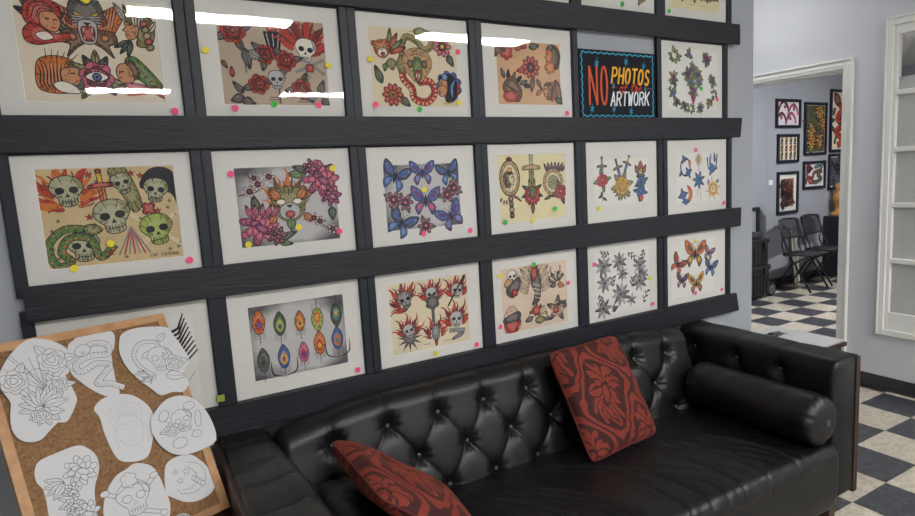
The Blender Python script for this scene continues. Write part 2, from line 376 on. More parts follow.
# ------------------------------------------------------------------ 2-D flash-sheet drawing
class Art:
    """flat coloured shapes with ink outlines in the x-z plane, stacked in thin layers towards -y"""
    def __init__(s, ln=None, lw=.0022):
        s.detail = True; s.polys = []; s.st = [(0, 0, 1, 0, 1)]; s.k = 0; s.base = 0; s.ln = ln; s.lw = lw; s.clip = None
    def push(s, x, y, sc=1, rot=0, mir=1):
        s.st.append((x, y, sc, math.radians(rot), mir)); return s
    def pop(s): s.st.pop()
    def T(s, p):
        x, y = p
        for (tx, ty, sc, r, mi) in reversed(s.st):
            x *= mi; x, y = x * sc, y * sc
            x, y = x * math.cos(r) - y * math.sin(r) + tx, x * math.sin(r) + y * math.cos(r) + ty
        return (x, y)
    def begin(s, layer=0): s.k = layer
    def at(s, x, y, f):   # draw the next motif at a reduced scale about its own centre
        s.k = 0; s.st = [s.st[0], (x * (1 - f), y * (1 - f), f, 0, 1)]
    def raw(s, pts, c):
        s.polys.append((s.k, c, pts)); s.k += 1
    def ribbon(s, pts, w, c, closed=False, taper=False):
        P = [Vector(p) for p in pts]; n = len(P)
        if n < 2: return
        L_, R_ = [], []
        for i in range(n):
            a = P[i - 1] if (i > 0 or closed) else P[i]; b = P[(i + 1) % n] if (i < n - 1 or closed) else P[i]
            t = (b - a)
            if t.length < 1e-9: t = Vector((1, 0))
            t.normalize(); nn = Vector((-t.y, t.x))
            ww = w / 2
            if taper: ww *= max(.12, math.sin(PI * (i + .5) / n) if taper == 2 else 1 - i / n)
            L_.append(P[i] + nn * ww); R_.append(P[i] - nn * ww)
        qs = []
        for i in range(n if closed else n - 1):
            j = (i + 1) % n; qs.append([L_[i], L_[j], R_[j], R_[i]])
        s.polys.append((s.k, c, ('q', qs))); s.k += 1
    def fill(s, pts, c, out='k', w=None):
        q = [s.T(p) for p in pts]
        if s.ln:
            s.raw(q, 'paper'); s.ribbon(q, s.lw, s.ln, True); return
        if c:
            s.raw(q, c)
            if s.detail and c not in ('k', 'paper', 'w', 'lg', 'cr', 'sk') and out and len(q) > 4:
                ar = abs(sum(q[i - 1][0] * q[i][1] - q[i][0] * q[i - 1][1] for i in range(len(q)))) / 2
                cx, cy = sum(p[0] for p in q) / len(q), sum(p[1] for p in q) / len(q)
                if ar > 2.2e-4:
                    s.raw([(cx + (p[0] - cx) * .6 + .0006, cy + (p[1] - cy) * .6 + .0012) for p in q], c + '_l')
                if ar > 1.2e-4:
                    st_ = max(1, len(q) // 9)
                    for p in q[::st_]:
                        s.ribbon([p, (p[0] + (cx - p[0]) * .22, p[1] + (cy - p[1]) * .22), (p[0] + (cx - p[0]) * .48, p[1] + (cy - p[1]) * .48)], s.lw * 1.15, 'k', False, True); s.k -= 1
                    s.k += 1
        if out: s.ribbon(q, w or s.lw, out, True)
    def line(s, pts, c='k', w=None, taper=False):
        q = [s.T(p) for p in pts]
        s.ribbon(q, (w or s.lw) if not s.ln else s.lw * .8, s.ln or c, False, taper)
    def build(s, name, parent, y0, dz=2.2e-5):
        keys = sorted(set(c for _, c, _ in s.polys)); mb = MB(); ix = {c: i for i, c in enumerate(keys)}
        for k, c, pts in s.polys:
            y = y0 - dz * (k + 1)
            if isinstance(pts, tuple):
                for qd in pts[1]: mb.add([(p[0], y, p[1]) for p in qd], [(0, 1, 2, 3)], ix[c])
            else:
                tri = tessellate_polygon([[Vector((p[0], p[1], 0)) for p in pts]])
                mb.add([(p[0], y, p[1]) for p in pts], [tuple(t) for t in tri], ix[c])
        me = mb.mesh(name, [ink(c) for c in keys], recalc=False)
        # every facet faces the viewer
        bm = bmesh.new(); bm.from_mesh(me)
        fl = [f for f in bm.faces if f.normal.y > 0]
        bmesh.ops.reverse_faces(bm, faces=fl); bm.to_mesh(me); bm.free()
        return link(name, me, parent)

def circ(x, y, rx, ry=None, n=16, a0=0, rot=0):
    ry = ry or rx; r = math.radians(rot); o = []
    for i in range(n):
        a = 2 * PI * i / n + a0; px, py = rx * math.cos(a), ry * math.sin(a)
        o.append((x + px * math.cos(r) - py * math.sin(r), y + px * math.sin(r) + py * math.cos(r)))
    return o
def scallop(x, y, r, n, d, ph=0):
    o = []
    for i in range(n * 6):
        a = 2 * PI * i / (n * 6) + ph; rr = r * (1 - d + d * abs(math.sin(n * (a - ph) / 2)))
        o.append((x + rr * math.cos(a), y + rr * math.sin(a)))
    return o
def spiky(x, y, r0, r1, n, ph=0):
    return [(x + (r1 if i % 2 == 0 else r0) * math.cos(PI * i / n + ph), y + (r1 if i % 2 == 0 else r0) * math.sin(PI * i / n + ph)) for i in range(2 * n)]
def spline(pts, n=8, closed=False):
    P = [Vector(p) for p in pts]; o = []; N = len(P)
    rng = range(N) if closed else range(N - 1)
    for i in rng:
        if closed: a, b, c, d = P[i - 1], P[i], P[(i + 1) % N], P[(i + 2) % N]
        else: a, b, c, d = P[max(i - 1, 0)], P[i], P[i + 1], P[min(i + 2, N - 1)]
        for k in range(n):
            t = k / n
            o.append(tuple(.5 * ((2 * b) + (c - a) * t + (2 * a - 5 * b + 4 * c - d) * t * t + (3 * b - a - 3 * c + d) * t ** 3)))
    if not closed: o.append(tuple(P[-1]))
    return o

def leaf(A, x, y, ang, l, wd, c='g', vein='k'):
    A.push(x, y, l, ang)
    A.fill(spline([(0, 0), (.3, wd / l * .5), (.65, wd / l * .38), (1, 0), (.65, -wd / l * .38), (.3, -wd / l * .5)], 3, True), c)
    A.line([(0.05, 0), (.9, 0)], vein)
    A.pop()
def rose(A, x, y, r, c1='r', c2='dr', lv='g', nl=3, ph=0):
    for i in range(nl):
        leaf(A, x + .6 * r * math.cos(ph + i * 2 * PI / nl), y + .6 * r * math.sin(ph + i * 2 * PI / nl), math.degrees(ph + i * 2 * PI / nl), r * 1.1, r * .62, lv)
    A.fill(scallop(x, y, r, 6, .2, ph), c1)
    A.fill(scallop(x, y, r * .72, 5, .22, ph + .5), c2)
    A.fill(scallop(x + .03 * r, y + .05 * r, r * .52, 4, .22, ph + 1), c1)
    A.fill(scallop(x, y + .08 * r, r * .28, 3, .25, ph), c2)
def daisy(A, x, y, r, c1='pk', c2='ye', n=9, ring='dr'):
    for i in range(n):
        a = 2 * PI * i / n
        A.fill(circ(x + .66 * r * math.cos(a), y + .66 * r * math.sin(a), r * .34, r * .22, 10, rot=math.degrees(a)), c1)
    A.fill(circ(x, y, r * .42), ring); A.fill(circ(x, y, r * .26), c2)
def peony(A, x, y, r, c1='pk', c2='mg', n=7, rot=0):
    for q, (rr, cc, m) in enumerate(((.72, c2, n), (.45, c1, n - 1), (.2, c2, 4))):
        for i in range(m):
            a = 2 * PI * i / m + q * .4 + rot
            A.fill(circ(x + rr * r * math.cos(a), y + rr * r * math.sin(a), r * .4, r * .22, 10, rot=math.degrees(a) + 12), cc if i % 2 else c1)
def skull(A, x, y, r, c='w', sh='gr', rot=0, jaw=True):
    A.push(x, y, r, rot)
    A.fill(spline([(-.62, -.05), (-.82, .35), (-.55, .85), (0, 1), (.55, .85), (.82, .35), (.62, -.05), (.45, -.25), (.4, -.62), (0, -.75), (-.4, -.62), (-.45, -.25)], 4, True), c)
    A.fill(spline([(.3, .9), (.68, .6), (.78, .2), (.55, .25), (.5, .6)], 3, True), sh, None)
    for sx in (-1, 1): A.fill(circ(.33 * sx, .18, .23, .2, 10), 'k', None)
    A.fill([(0, .02), (-.12, -.2), (.12, -.2)], 'k', None)
    A.line([(-.36, -.46), (.36, -.46)], 'k')
    for i in range(-2, 3): A.line([(i * .14, -.3), (i * .14, -.64)], 'k', A.lw * .8)
    A.pop()
def flames(A, x, y, r, c1='r', n=9, spread=220, mid=90, c2=None, ln=1.0):
    A.detail = False
    n = int(n * 1.6)
    for i in range(n):
        a = math.radians(mid - spread / 2 + spread * i / (n - 1)); L_ = r * (1.15 + .5 * ((i * 7) % 3 - 1)) * ln
        A.push(x + .68 * r * math.cos(a), y + .68 * r * math.sin(a), L_, math.degrees(a) * .6 + 36)
        A.fill(spline([(-.1, .13), (.4, .15), (.75, .0), (1.15, .14), (.85, -.1), (.4, -.13), (-.1, -.13)], 3, True), c2 if (c2 and i % 2) else c1, 'k' if i % 3 == 0 else None, A.lw * .6)
        A.pop()
    A.detail = True
def butterfly(A, x, y, r, c1='bl', c2='pu', c3='lb', rot=0, body='k'):
    A.push(x, y, r, rot)
    for mi in (1, -1):
        A.push(0, 0, 1, 0, mi)
        A.fill(spline([(.06, .05), (.35, .65), (.95, .95), (1.0, .55), (.75, .1), (.4, -.02)], 4, True), c1)
        A.fill(spline([(.2, .15), (.42, .52), (.78, .7), (.7, .3)], 3, True), c2, None)
        A.fill(spline([(.06, -.02), (.45, -.08), (.72, -.4), (.5, -.85), (.3, -.6)], 4, True), c2)
        A.fill(circ(.42, -.35, .15, .18, 8), c3, None); A.fill(circ(.82, .66, .08, .08, 6), c3, None)
        A.line([(.02, .3), (.1, .6), (.25, .78)], 'k', A.lw * .7)
        A.pop()
    A.fill(circ(0, 0, .09, .42, 10), body, None); A.pop()
def feather(A, x, y, h, c1='tl', c2='ye', c3='pu', rot=0, barb='k', stem=True):
    A.push(x, y, h, rot)
    if stem:
        for i in range(4):
            for mi in (1, -1): A.line([(0, -.14 - .07 * i), (mi * (.10 + .01 * i), -.13 - .06 * i), (mi * (.19 - .02 * i), -.20 - .06 * i)], barb, A.lw * .8, 2)
        A.line([(0, .4), (0, -.5)], barb, A.lw)
    A.fill(spline([(0, .5), (.14, .3), (.17, .1), (.11, -.12), (0, -.22), (-.11, -.12), (-.17, .1), (-.13, .3)], 4, True), c1)
    A.fill(spline([(0, .28), (.1, .1), (.08, -.04), (0, -.1), (-.08, -.04), (-.1, .1)], 4, True), c2, None)
    A.fill(circ(0, .06, .055, .085, 8), c3, None); A.pop()
def snake(A, pts, w, c='g', belly='cr', hd='g', spots='k'):
    P = spline(pts, 10); q = [A.T(p) for p in P]
    def rib(c_, ww):
        A.ribbon(q, ww, c_)
    if A.ln:
        rib(A.ln, w); rib('paper', w - 2 * A.lw)
    else:
        rib('k', w + 2 * A.lw); rib(c, w); 
        n = len(q)
        for i in range(3, n - 2, 3):
            a, b_ = Vector(q[i - 1]), Vector(q[i + 1]); t = (b_ - a).normalized(); nn = Vector((-t.y, t.x)); m_ = Vector(q[i])
            A.ribbon([tuple(m_ + nn * w * .5), tuple(m_ + nn * w * .02)], w * .22, belly); A.k -= 1
            A.ribbon([tuple(m_ - nn * w * .12), tuple(m_ - nn * w * .4)], w * .2, spots); A.k -= 1
        A.k += 1
    if A.ln:
        n = len(q)
        for i in range(2, n - 2, 2):
            a, b_ = Vector(q[i - 1]), Vector(q[i + 1]); t = (b_ - a).normalized(); nn = Vector((-t.y, t.x)); m_ = Vector(q[i])
            A.ribbon([tuple(m_ + nn * w * .5), tuple(m_ - nn * w * .1)], A.lw * .7, A.ln); A.k -= 1
        A.k += 1
    a, b_ = pts[-2], pts[-1]; an = math.degrees(math.atan2(b_[1] - a[1], b_[0] - a[0])); sc = 1
    A.push(b_[0], b_[1], 1, an); ww = w / (A.st[1][2] if len(A.st) > 2 else 1)
    A.fill(spline([(-ww * .6, ww * .6), (ww * .6, ww * .9), (ww * 1.7, ww * .3), (ww * 1.7, -ww * .3), (ww * .6, -ww * .9), (-ww * .6, -ww * .6)], 3, True), hd)
    A.line([(ww * 1.7, 0), (ww * 2.6, ww * .3)], 'r'); A.fill(circ(ww * .6, ww * .35, ww * .2, None, 6), 'ye', 'k')
    A.pop()
def dagger(A, x, y, h, bl='gr', hl='ye', gr='or_', rot=0):
    A.push(x, y, h, rot)
    A.fill([(-.07, .12), (.07, .12), (.06, -.35), (0, -.5), (-.06, -.35)], bl); A.line([(0, .1), (0, -.4)], 'k')
    A.fill(spline([(-.24, .16), (-.22, .08), (0, .1), (.22, .08), (.24, .16), (0, .2)], 3, True), gr)
    A.fill([(-.045, .2), (.045, .2), (.05, .42), (-.05, .42)], hl)
    A.fill(circ(0, .46, .065, .05, 10), gr)
    A.pop()
def face(A, x, y, r, hair='k', hc2='r', skn='sk', mir=1, rot=0, lip='r'):
    A.push(x, y, r, rot, mir)
    A.fill(spline([(-.6, -.9), (-.9, -.2), (-.85, .55), (-.3, 1.0), (.35, .85), (.5, .5), (.1, .2), (-.05, -.3), (.05, -.9)], 4, True), hair)
    A.fill(spline([(-.1, .55), (.4, .62), (.55, .3), (.52, .1), (.68, -.08), (.52, -.16), (.54, -.34), (.4, -.58), (.1, -.5), (-.1, -.15)], 3, True), skn)
    A.line([(.22, .22), (.46, .22)], 'k', A.lw * 1.4); A.line([(.2, .34), (.48, .36)], 'k'); A.line([(.36, -.32), (.55, -.3)], lip, A.lw * 1.6)
    for i in range(4): A.line([(-.75 + .1 * i, .6 - .1 * i), (-.55 + .05 * i, .1 - .1 * i), (-.5, -.6)], hc2, A.lw * 1.3)
    A.fill(scallop(.05, .78, .26, 5, .25), hc2); A.pop()
def tiger(A, x, y, r, c='or_', c2='w', rot=0, mouth='r', ear=True):
    A.push(x, y, r, rot)
    if ear:
        for s_ in (-1, 1): A.fill(circ(.68 * s_, .62, .22, .25, 10), c); A.fill(circ(.68 * s_, .6, .1, .13, 8), 'k', None)
    A.fill(spline([(-.75, .1), (-.7, .65), (0, .85), (.7, .65), (.75, .1), (.55, -.5), (0, -.8), (-.55, -.5)], 4, True), c)
    A.fill(spline([(-.42, -.1), (0, .12), (.42, -.1), (.4, -.5), (0, -.66), (-.4, -.5)], 3, True), c2)
    A.fill(circ(0, -.42, .22, .17, 10), mouth); A.fill([(-.16, .02), (.16, .02), (0, -.14)], 'k', None)
    for s_ in (-1, 1):
        A.fill(circ(.32 * s_, .22, .16, .1, 8, rot=20 * s_), 'w'); A.fill(circ(.3 * s_, .22, .06, .07, 6), 'k', None)
        for i in range(4): A.line([(s_ * .72, .5 - .26 * i), (s_ * .45, .46 - .24 * i)], 'k', A.lw * 1.6, True)
        A.line([(s_ * .1, .55), (s_ * .25, .75)], 'k', A.lw * 1.4)
    A.line([(0, .45), (0, .78)], 'k', A.lw * 1.5); A.pop()
def wing(A, x, y, r, c='cr', c2='br', rot=0, mir=1, n=7):
    A.push(x, y, r, rot, mir)
    for i in range(n):
        a = 150 - i * 22
        A.push(.05 * i, 0, 1, a); A.fill(spline([(0, .09), (.6, .13), (1.05 - .06 * i, 0), (.6, -.11), (0, -.09)], 3, True), c if i % 2 else c2); A.pop()
    A.pop()
def bird(A, x, y, r, c='br', c2='cr', hd='w', mir=1):
    A.push(x, y, r, 0, mir)
    wing(A, -.25, .1, .8, c2, c, 10); wing(A, .25, .1, .8, c2, c, 10, -1)
    A.fill(spline([(-.25, .3), (0, .45), (.25, .3), (.22, -.4), (0, -.7), (-.22, -.4)], 3, True), c)
    for i in range(3): A.fill([( -.2 + .2 * i - .1, -.9), (-.2 + .2 * i + .1, -.9), (-.2 + .2 * i, -.5)], c2)
    A.fill(spline([(-.12, .42), (0, .68), (.22, .6), (.36, .46), (.15, .36)], 3, True), hd); A.pop()
def sparks(A, pts, r, c='r', dark='k'):
    for i, (x, y) in enumerate(pts):
        if i % 3 == 0: A.fill(spiky(x, y, r * .42, r, 5, .3), c, 'k', A.lw * .6)
        else:
            for a in (0, 60, 120):
                A.line([(x - .6 * r * math.cos(math.radians(a)), y - .6 * r * math.sin(math.radians(a))), (x + .6 * r * math.cos(math.radians(a)), y + .6 * r * math.sin(math.radians(a)))], dark, A.lw * .6)
def branch(A, pts, c='dbr', fl='pk', n=4, r=.02):
    P = spline(pts, 6); A.line(P, c, .005, True)
    for i in range(n):
        p = P[int(len(P) * (i + .6) / (n + .3))]; daisy(A, p[0] + .006 * (-1) ** i, p[1] + .008, r, fl, 'mg', 5, 'dr')

# stroke lettering ------------------------------------------------------
GL = {'N': [[(0, 0), (0, 1)], [(0, 1), (1, 0)], [(1, 0), (1, 1)]],
      'O': [circ(.5, .5, .5, .5, 20) + [(1, .5)]],
      'P': [[(0, 0), (0, 1)], [(0, 1), (.65, 1), (1, .85), (1, .62), (.65, .47), (0, .47)]],
      'H': [[(0, 0), (0, 1)], [(1, 0), (1, 1)], [(0, .5), (1, .5)]],
      'T': [[(.5, 0), (.5, 1)], [(0, 1), (1, 1)]],
      'S': [spline([(.95, .85), (.5, 1), (.08, .8), (.3, .55), (.75, .42), (.92, .2), (.5, 0), (.02, .14)], 4)],
      'A': [[(0, 0), (.5, 1)], [(.5, 1), (1, 0)], [(.2, .35), (.8, .35)]],
      'R': [[(0, 0), (0, 1)], [(0, 1), (.65, 1), (1, .85), (1, .66), (.65, .5), (0, .5)], [(.45, .5), (1, 0)]],
      'W': [[(0, 1), (.25, 0)], [(.25, 0), (.5, .8)], [(.5, .8), (.75, 0)], [(.75, 0), (1, 1)]],
      'K': [[(0, 0), (0, 1)], [(1, 1), (.05, .45)], [(.3, .6), (1, 0)]],
      'C': [spline([(.95, .85), (.55, 1), (.08, .7), (.08, .3), (.55, 0), (.95, .15)], 4)],
      'L': [[(0, 1), (0, 0)], [(0, 0), (.9, 0)]], 'E': [[(0, 0), (0, 1)], [(0, 1), (.9, 1)], [(0, .5), (.7, .5)], [(0, 0), (.9, 0)]],
      'M': [[(0, 0), (.1, 1)], [(.1, 1), (.5, .3)], [(.5, .3), (.9, 1)], [(.9, 1), (1, 0)]],
      'o': [spline([(.5, .55), (.1, .4), (.1, .1), (.5, 0), (.85, .15), (.85, .42), (.5, .55), (.95, .5)], 4)],
      'f': [spline([(.95, .9), (.7, 1.05), (.5, .8), (.4, .2), (.25, -.3), (.0, -.3)], 4), [(.1, .5), (.9, .55)]],
      't': [spline([(.55, 1), (.4, .4), (.45, .05), (.8, .05)], 4), [(.1, .65), (.95, .7)]],
      'h': [[(.2, 0), (.35, 1.05)], spline([(.25, .3), (.55, .55), (.75, .45), (.7, .1), (.95, .05)], 4)],
      'e': [spline([(.15, .28), (.75, .35), (.7, .55), (.4, .55), (.15, .3), (.3, .02), (.9, .12)], 4)]}
def letters(A, txt, x, z, w, h, gap, wt, c, slant=0, rise=0, out=None):
    for ch in txt:
        if ch != ' ':
            for st in GL[ch]:
                pts = [(x + p[0] * w + slant * p[1] * h, z + p[1] * h) for p in st]
                d = []
                for p in pts: d.append(p)
                if len(d) == 2:   # lengthen straight strokes a little so corners meet
                    v = Vector(d[1]) - Vector(d[0]); v.normalize(); v *= wt * .35
                    d = [tuple(Vector(d[0]) - v), tuple(Vector(d[1]) + v)]
                if out: k = A.k; A.ribbon(d, wt * 1.6, out); A.k = k + 12; A.ribbon(d, wt, c); A.k = k
                else: A.ribbon(d, wt, c)
        x += w + gap; z += rise
    A.k += 1

# ------------------------------------------------------------------ ledges
def ledge(i, x0, x1, label, end):
    z = LED[i]
    t = thing('picture_ledge', label, 'ledge', ((x0 + x1) / 2, 0, z - .102), group='black picture ledges')
    L2 = (x1 - x0) / 2
    m = MB(); bm = bmesh.new(); bmesh.ops.create_cube(bm, size=1)
    for v in bm.verts:
        top = v.co.z > 0
        x = v.co.x * 2 * L2
        if v.co.x > 0 and not top: x += end
        v.co = Vector((x, -.032 + v.co.y * .016, .051 + v.co.z * .102))
    bmesh.ops.bevel(bm, geom=list(bm.edges), offset=.0018, segments=2, affect='EDGES')
    m.from_bm(bm); m.build('front_board', M['ledge'], t)
    MB().box((-L2 + .004, -.0245, .059), (L2 - .006, 0, .0709)).build('shelf', M['ledge'], t)
    return t
ledge(0, -.55, 3.137, 'black stained picture ledge, topmost, cut by the top of the photo', .002)
ledge(1, -.55, 3.158, 'black stained picture ledge holding the sign and the winged panther print', -.012)
ledge(2, -.014, 3.155, 'black stained picture ledge holding the cream skull print and blue butterflies', -.004)
ledge(3, -.014, 3.118, 'black stained picture ledge just above the sofa back, holding the feather print', .022)

# ------------------------------------------------------------------ framed prints
FW, FH, MO, FD = .4572, .372, .0310, .019
def moulding():
    m = MB()
    W2 = FW / 2 + MO; H2 = FH + 2 * MO
    prof = [(0, 0), (0, -FD), (.004, -FD - .001), (MO - .004, -FD - .001), (MO, -FD + .003), (MO, -.004)]   # (inset, y)
    ring = []
    for ins, y in prof:
        ring.append([(-W2 + ins, y, ins), (W2 - ins, y, ins), (W2 - ins, y, H2 - ins), (-W2 + ins, y, H2 - ins)])
    for i in range(len(ring) - 1):
        for k in range(4):
            m.add([ring[i][k], ring[i][(k + 1) % 4], ring[i + 1][(k + 1) % 4], ring[i + 1][k]], [(0, 1, 2, 3)])
    m.add([(-W2, 0, 0), (W2, 0, 0), (W2, 0, H2), (-W2, 0, H2)], [(0, 1, 2, 3)])
    return m.mesh('moulding', M['frame'], weld=1e-5)
ME_MO = moulding()
ME_GL = MB().box((-FW / 2, -.0135, MO), (FW / 2, -.0115, MO + FH)).mesh('glass', M['glass'])
ME_DOT = MB().lathe([(.0105, 0), (.0105, -.0003)], 18, axis='y').mesh('sticker', M['dot_pink'])
DOTS = {}
for c_ in ('pink', 'yellow', 'green'):
    DOTS[c_[0]] = MB().lathe([(.0108, 0), (.0105, -.0004)], 18, axis='y').mesh('sticker_' + c_, M['dot_' + c_])

def frame(col, row, label, rect, paper, draw, dots=(), window=True, xo=0, lw=.0022, wcol=None):
    """rect = world x0, x1, z0, z1 of the sheet; draw(A) works in sheet coordinates 0..1 through A.U"""
    x0 = col * .5205 + xo; xc = x0 + FW / 2; zb = LED[row] - MO
    t = thing('framed_print', label, 'picture', (xc, -.003, zb), group='framed flash prints on the ledges')
    link('frame', ME_MO, t); link('glass', ME_GL, t)
    m = MB(); a0, a1, b0, b1 = rect[0] - xc, rect[1] - xc, rect[2] - zb, rect[3] - zb
    yb = -.006
    if window:
        O = [(-FW / 2, MO), (FW / 2, MO), (FW / 2, MO + FH), (-FW / 2, MO + FH)]; I = [(a0, b0), (a1, b0), (a1, b1), (a0, b1)]
        b1c = min(b1, MO + FH - .006)
        I = [(a0, b0), (a1, b0), (a1, b1c), (a0, b1c)]; J = [(a0 + .0015, b0 + .0015), (a1 - .0015, b0 + .0015), (a1 - .0015, b1c - .0015), (a0 + .0015, b1c - .0015)]
        for k in range(4):
            q = (k + 1) % 4
            m.add([(*O[k], 0), (*O[q], 0), (*I[q], 0), (*I[k], 0)], [(0, 1, 2, 3)], 0)
            m.add([(*I[k], 0), (*I[q], 0), (*J[q], .002), (*J[k], .002)], [(0, 1, 2, 3)], 1)
        m.v = [(p[0], yb + p[2], p[1]) for p in m.v]
        py = yb + .002
    else:
        m.box((-FW / 2, yb, MO), (FW / 2, yb + .002, MO + FH)); py = yb - .0004
    m.build('mat', [M['mat'], M['mat_core']], t)
    pm = MB(); pm.add([(a0, py, b0), (a1, py, b0), (a1, py, b1), (a0, py, b1)], [(0, 1, 2, 3)])
    pm.build('print', paper, t, recalc=False)
    A = Art(lw=lw); W, H = a1 - a0, b1 - b0
    A.W, A.H = W, H
    A.U = lambda u, v: (a0 + u * W, b0 + v * H)
    draw(A)
    if A.polys: A.build('drawing', t, py)
    for d_ in dots:
        o = link('round_sticker', DOTS[d_[0]], t, (d_[1] - xc, -.0136, d_[2] - zb)); o['label'] = dict(p='pink', y='yellow', g='green')[d_[0]] + ' round sticker'
    return t

P_cream = mat('print_cream', '#ded2bd', rough=.85, var=.05, scale=9, spec=.2)
P_grey = mat('print_grey_tan', '#b8a692', rough=.85, var=.06, scale=9, spec=.2)
P_ivory = mat('print_ivory', '#dccfb2', rough=.85, var=.05, scale=9, spec=.2)
P_tan = mat('print_tan', '#cfa782', rough=.85, var=.1, scale=9, spec=.2)
P_yel = mat('print_aged_yellow', '#ccb488', rough=.85, var=.08, scale=9, spec=.2)
P_pale = mat('print_pale_yellow', '#e0d6ab', rough=.85, var=.03, scale=9, spec=.2)
P_pinkish = mat('print_pinkish', '#ddc7b2', rough=.85, var=.05, scale=9, spec=.2)
P_white = mat('print_white', '#e3e2dd', rough=.85, var=.01, scale=9, spec=.2)
P_grad = gradient_paper('print_airbrushed_grey', '#4d4b50', '#bdbbbb')

def d_moth(A):
    U = A.U; A.lw = .0026
    def lady(x, y, r, mir, hair, cap):
        face(A, x, y, r, hair, cap, 'sk', mir)
    # lady's head inside a rose
    x, y = U(.2, .74); A.at(x, y, .84)
    for an, l, c in ((125, .10, 'dgn'), (100, .075, 'ol'), (150, .08, 'dgn'), (235, .085, 'ol'), (255, .06, 'dgn'), (5, .07, 'ol'), (-25, .08, 'dgn'), (30, .06, 'dgn')): leaf(A, x + .01 * math.cos(math.radians(an)), y + .01, an, l, .032, c)
    A.fill(spline([(x - .055, y + .01), (x - .05, y + .06), (x - .01, y + .085), (x + .035, y + .07), (x + .05, y + .03), (x + .03, y - .0), (x - .02, y - .02)], 5, True), 'r')
    for q in range(3): A.line(spline([(x - .045 + .012 * q, y + .02), (x - .035 + .014 * q, y + .06 - .006 * q), (x + .0 + .008 * q, y + .07 - .012 * q), (x + .03, y + .05 - .006 * q)], 5), 'k', .0028)
    A.fill(spline([(x - .008, y + .035), (x + .025, y + .04), (x + .042, y + .02), (x + .045, y + .0), (x + .03, y - .025), (x + .008, y - .02), (x - .012, y + .0)], 5, True), 'sk')
    A.line([(x + .002, y + .018), (x + .015, y + .017)], 'k', .004); A.line([(x + .026, y + .016), (x + .037, y + .014)], 'k', .004); A.line([(x + .024, y + .012), (x + .029, y + .0), (x + .023, y - .001)], 'br'); A.line([(x + .017, y - .012), (x + .031, y - .012)], 'r', .005)
    A.fill(spline([(x - .06, y - .02), (x - .03, y + .0), (x + .02, y - .03), (x + .06, y - .025), (x + .065, y - .05), (x + .02, y - .06), (x - .03, y - .07), (x - .06, y - .055)], 5, True), 'r'); A.fill(spline([(x - .03, y - .035), (x + .0, y - .025), (x + .02, y - .045), (x - .01, y - .055)], 4, True), 'w')
    # winged panther
    x, y = U(.49, .74); A.at(x, y, .88)
    for s_ in (1, -1):
        A.push(x, y, .1, 0, s_)
        A.fill(spline([(.05, .45), (.45, .5), (.95, .72), (1.02, .3), (.86, .0), (.7, -.2), (.1, -.2)], 5, True), 'or_'); 
        for q in range(6): A.line([(.42 + .1 * q, .45 + .05 * q), (.3 + .09 * q, .1), (.25 + .08 * q, -.15)], 'k', .0032, True)
        A.fill(spline([(.1, -.15), (.7, -.15), (.8, -.5), (.55, -.62), (.66, -1.0), (.36, -.7), (.1, -.5)], 5, True), 'br'); A.fill(circ(.42, .22, .15, .2, 12), 'r'); A.fill(circ(.42, .22, .07, .1, 8), 'ye'); A.fill(circ(.46, -.36, .13, .12, 10), 'or_')
        for q in range(3): A.line([(.1 + .1 * q, .75), (.22 + .17 * q, 1.05 - .04 * q)], 'k', .003, True)
        A.pop()
    A.fill(spline([(x - .05, y + .045), (x - .035, y + .085), (x, y + .075), (x + .035, y + .085), (x + .05, y + .045), (x + .035, y + .01), (x, y - .005), (x - .035, y + .01)], 5, True), 'dg')
    for s_ in (1, -1):
        A.fill([(x + s_ * .012, y + .035), (x + s_ * .036, y + .048), (x + s_ * .03, y + .032)], 'ye'); 
        for q in range(4): A.line([(x + s_ * .008, y + .028 - .006 * q), (x + s_ * .04, y + .03 - .009 * q)], 'lg', .0022)
    A.fill(spline([(x - .026, y + .01), (x, y + .022), (x + .026, y + .01), (x + .022, y - .045), (x, y - .058), (x - .022, y - .045)], 4, True), 'lg'); A.fill(spline([(x - .017, y - .004), (x + .017, y - .004), (x + .015, y - .042), (x, y - .048), (x - .015, y - .042)], 4, True), 'r'); A.fill([(x - .012, y + .012), (x + .012, y + .012), (x, y + .0)], 'k', None)
    for q in (-.012, .012): A.fill([(x + q - .004, y - .006), (x + q + .004, y - .006), (x + q, y - .024)], 'w'); A.fill([(x + q - .004, y - .042), (x + q + .004, y - .042), (x + q, y - .03)], 'w')
    # lady in a feathered cap
    x, y = U(.83, .74); A.at(x, y, .86)
    lady(x + .005, y, .062, -1, 'ol', 'r'); 
    for q in range(6): leaf(A, x - .02 + .012 * q, y + .02 - .006 * q, 118 - 13 * q, .075 - .004 * q, .018, ('lg', 'ol', 'cr')[q % 3])
    for q in range(5): A.fill(circ(x + .03 + .003 * q, y + .02 - .02 * q, .014, .011, 8, rot=30), ('r', 'ol', 'tan')[q % 3])
    for an in (205, 230, 255): leaf(A, x - .015, y - .04, an, .06, .018, 'dgn')
    # lady in a tiger skin
    x, y = U(.25, .26); A.at(x, y, .86)
    A.fill(spline([(x - .065, y + .0), (x - .05, y + .05), (x - .0, y + .062), (x + .045, y + .045), (x + .04, y + .01), (x + .01, y - .03), (x + .035, y - .055), (x - .02, y - .06), (x - .06, y - .045)], 5, True), 'or_')
    for q in range(8): A.line(spline([(x - .06 + .012 * q, y + .04 + .004 * (q % 3)), (x - .05 + .009 * q, y + .01), (x - .055 + .01 * q, y - .03), (x - .04 + .009 * q, y - .052)], 3), 'k', .004, 2)
    for q in range(6): A.line([(x - .03 + .014 * q, y + .05), (x - .03 + .018 * q, y + .085 - .003 * q)], 'k', .0028, True)
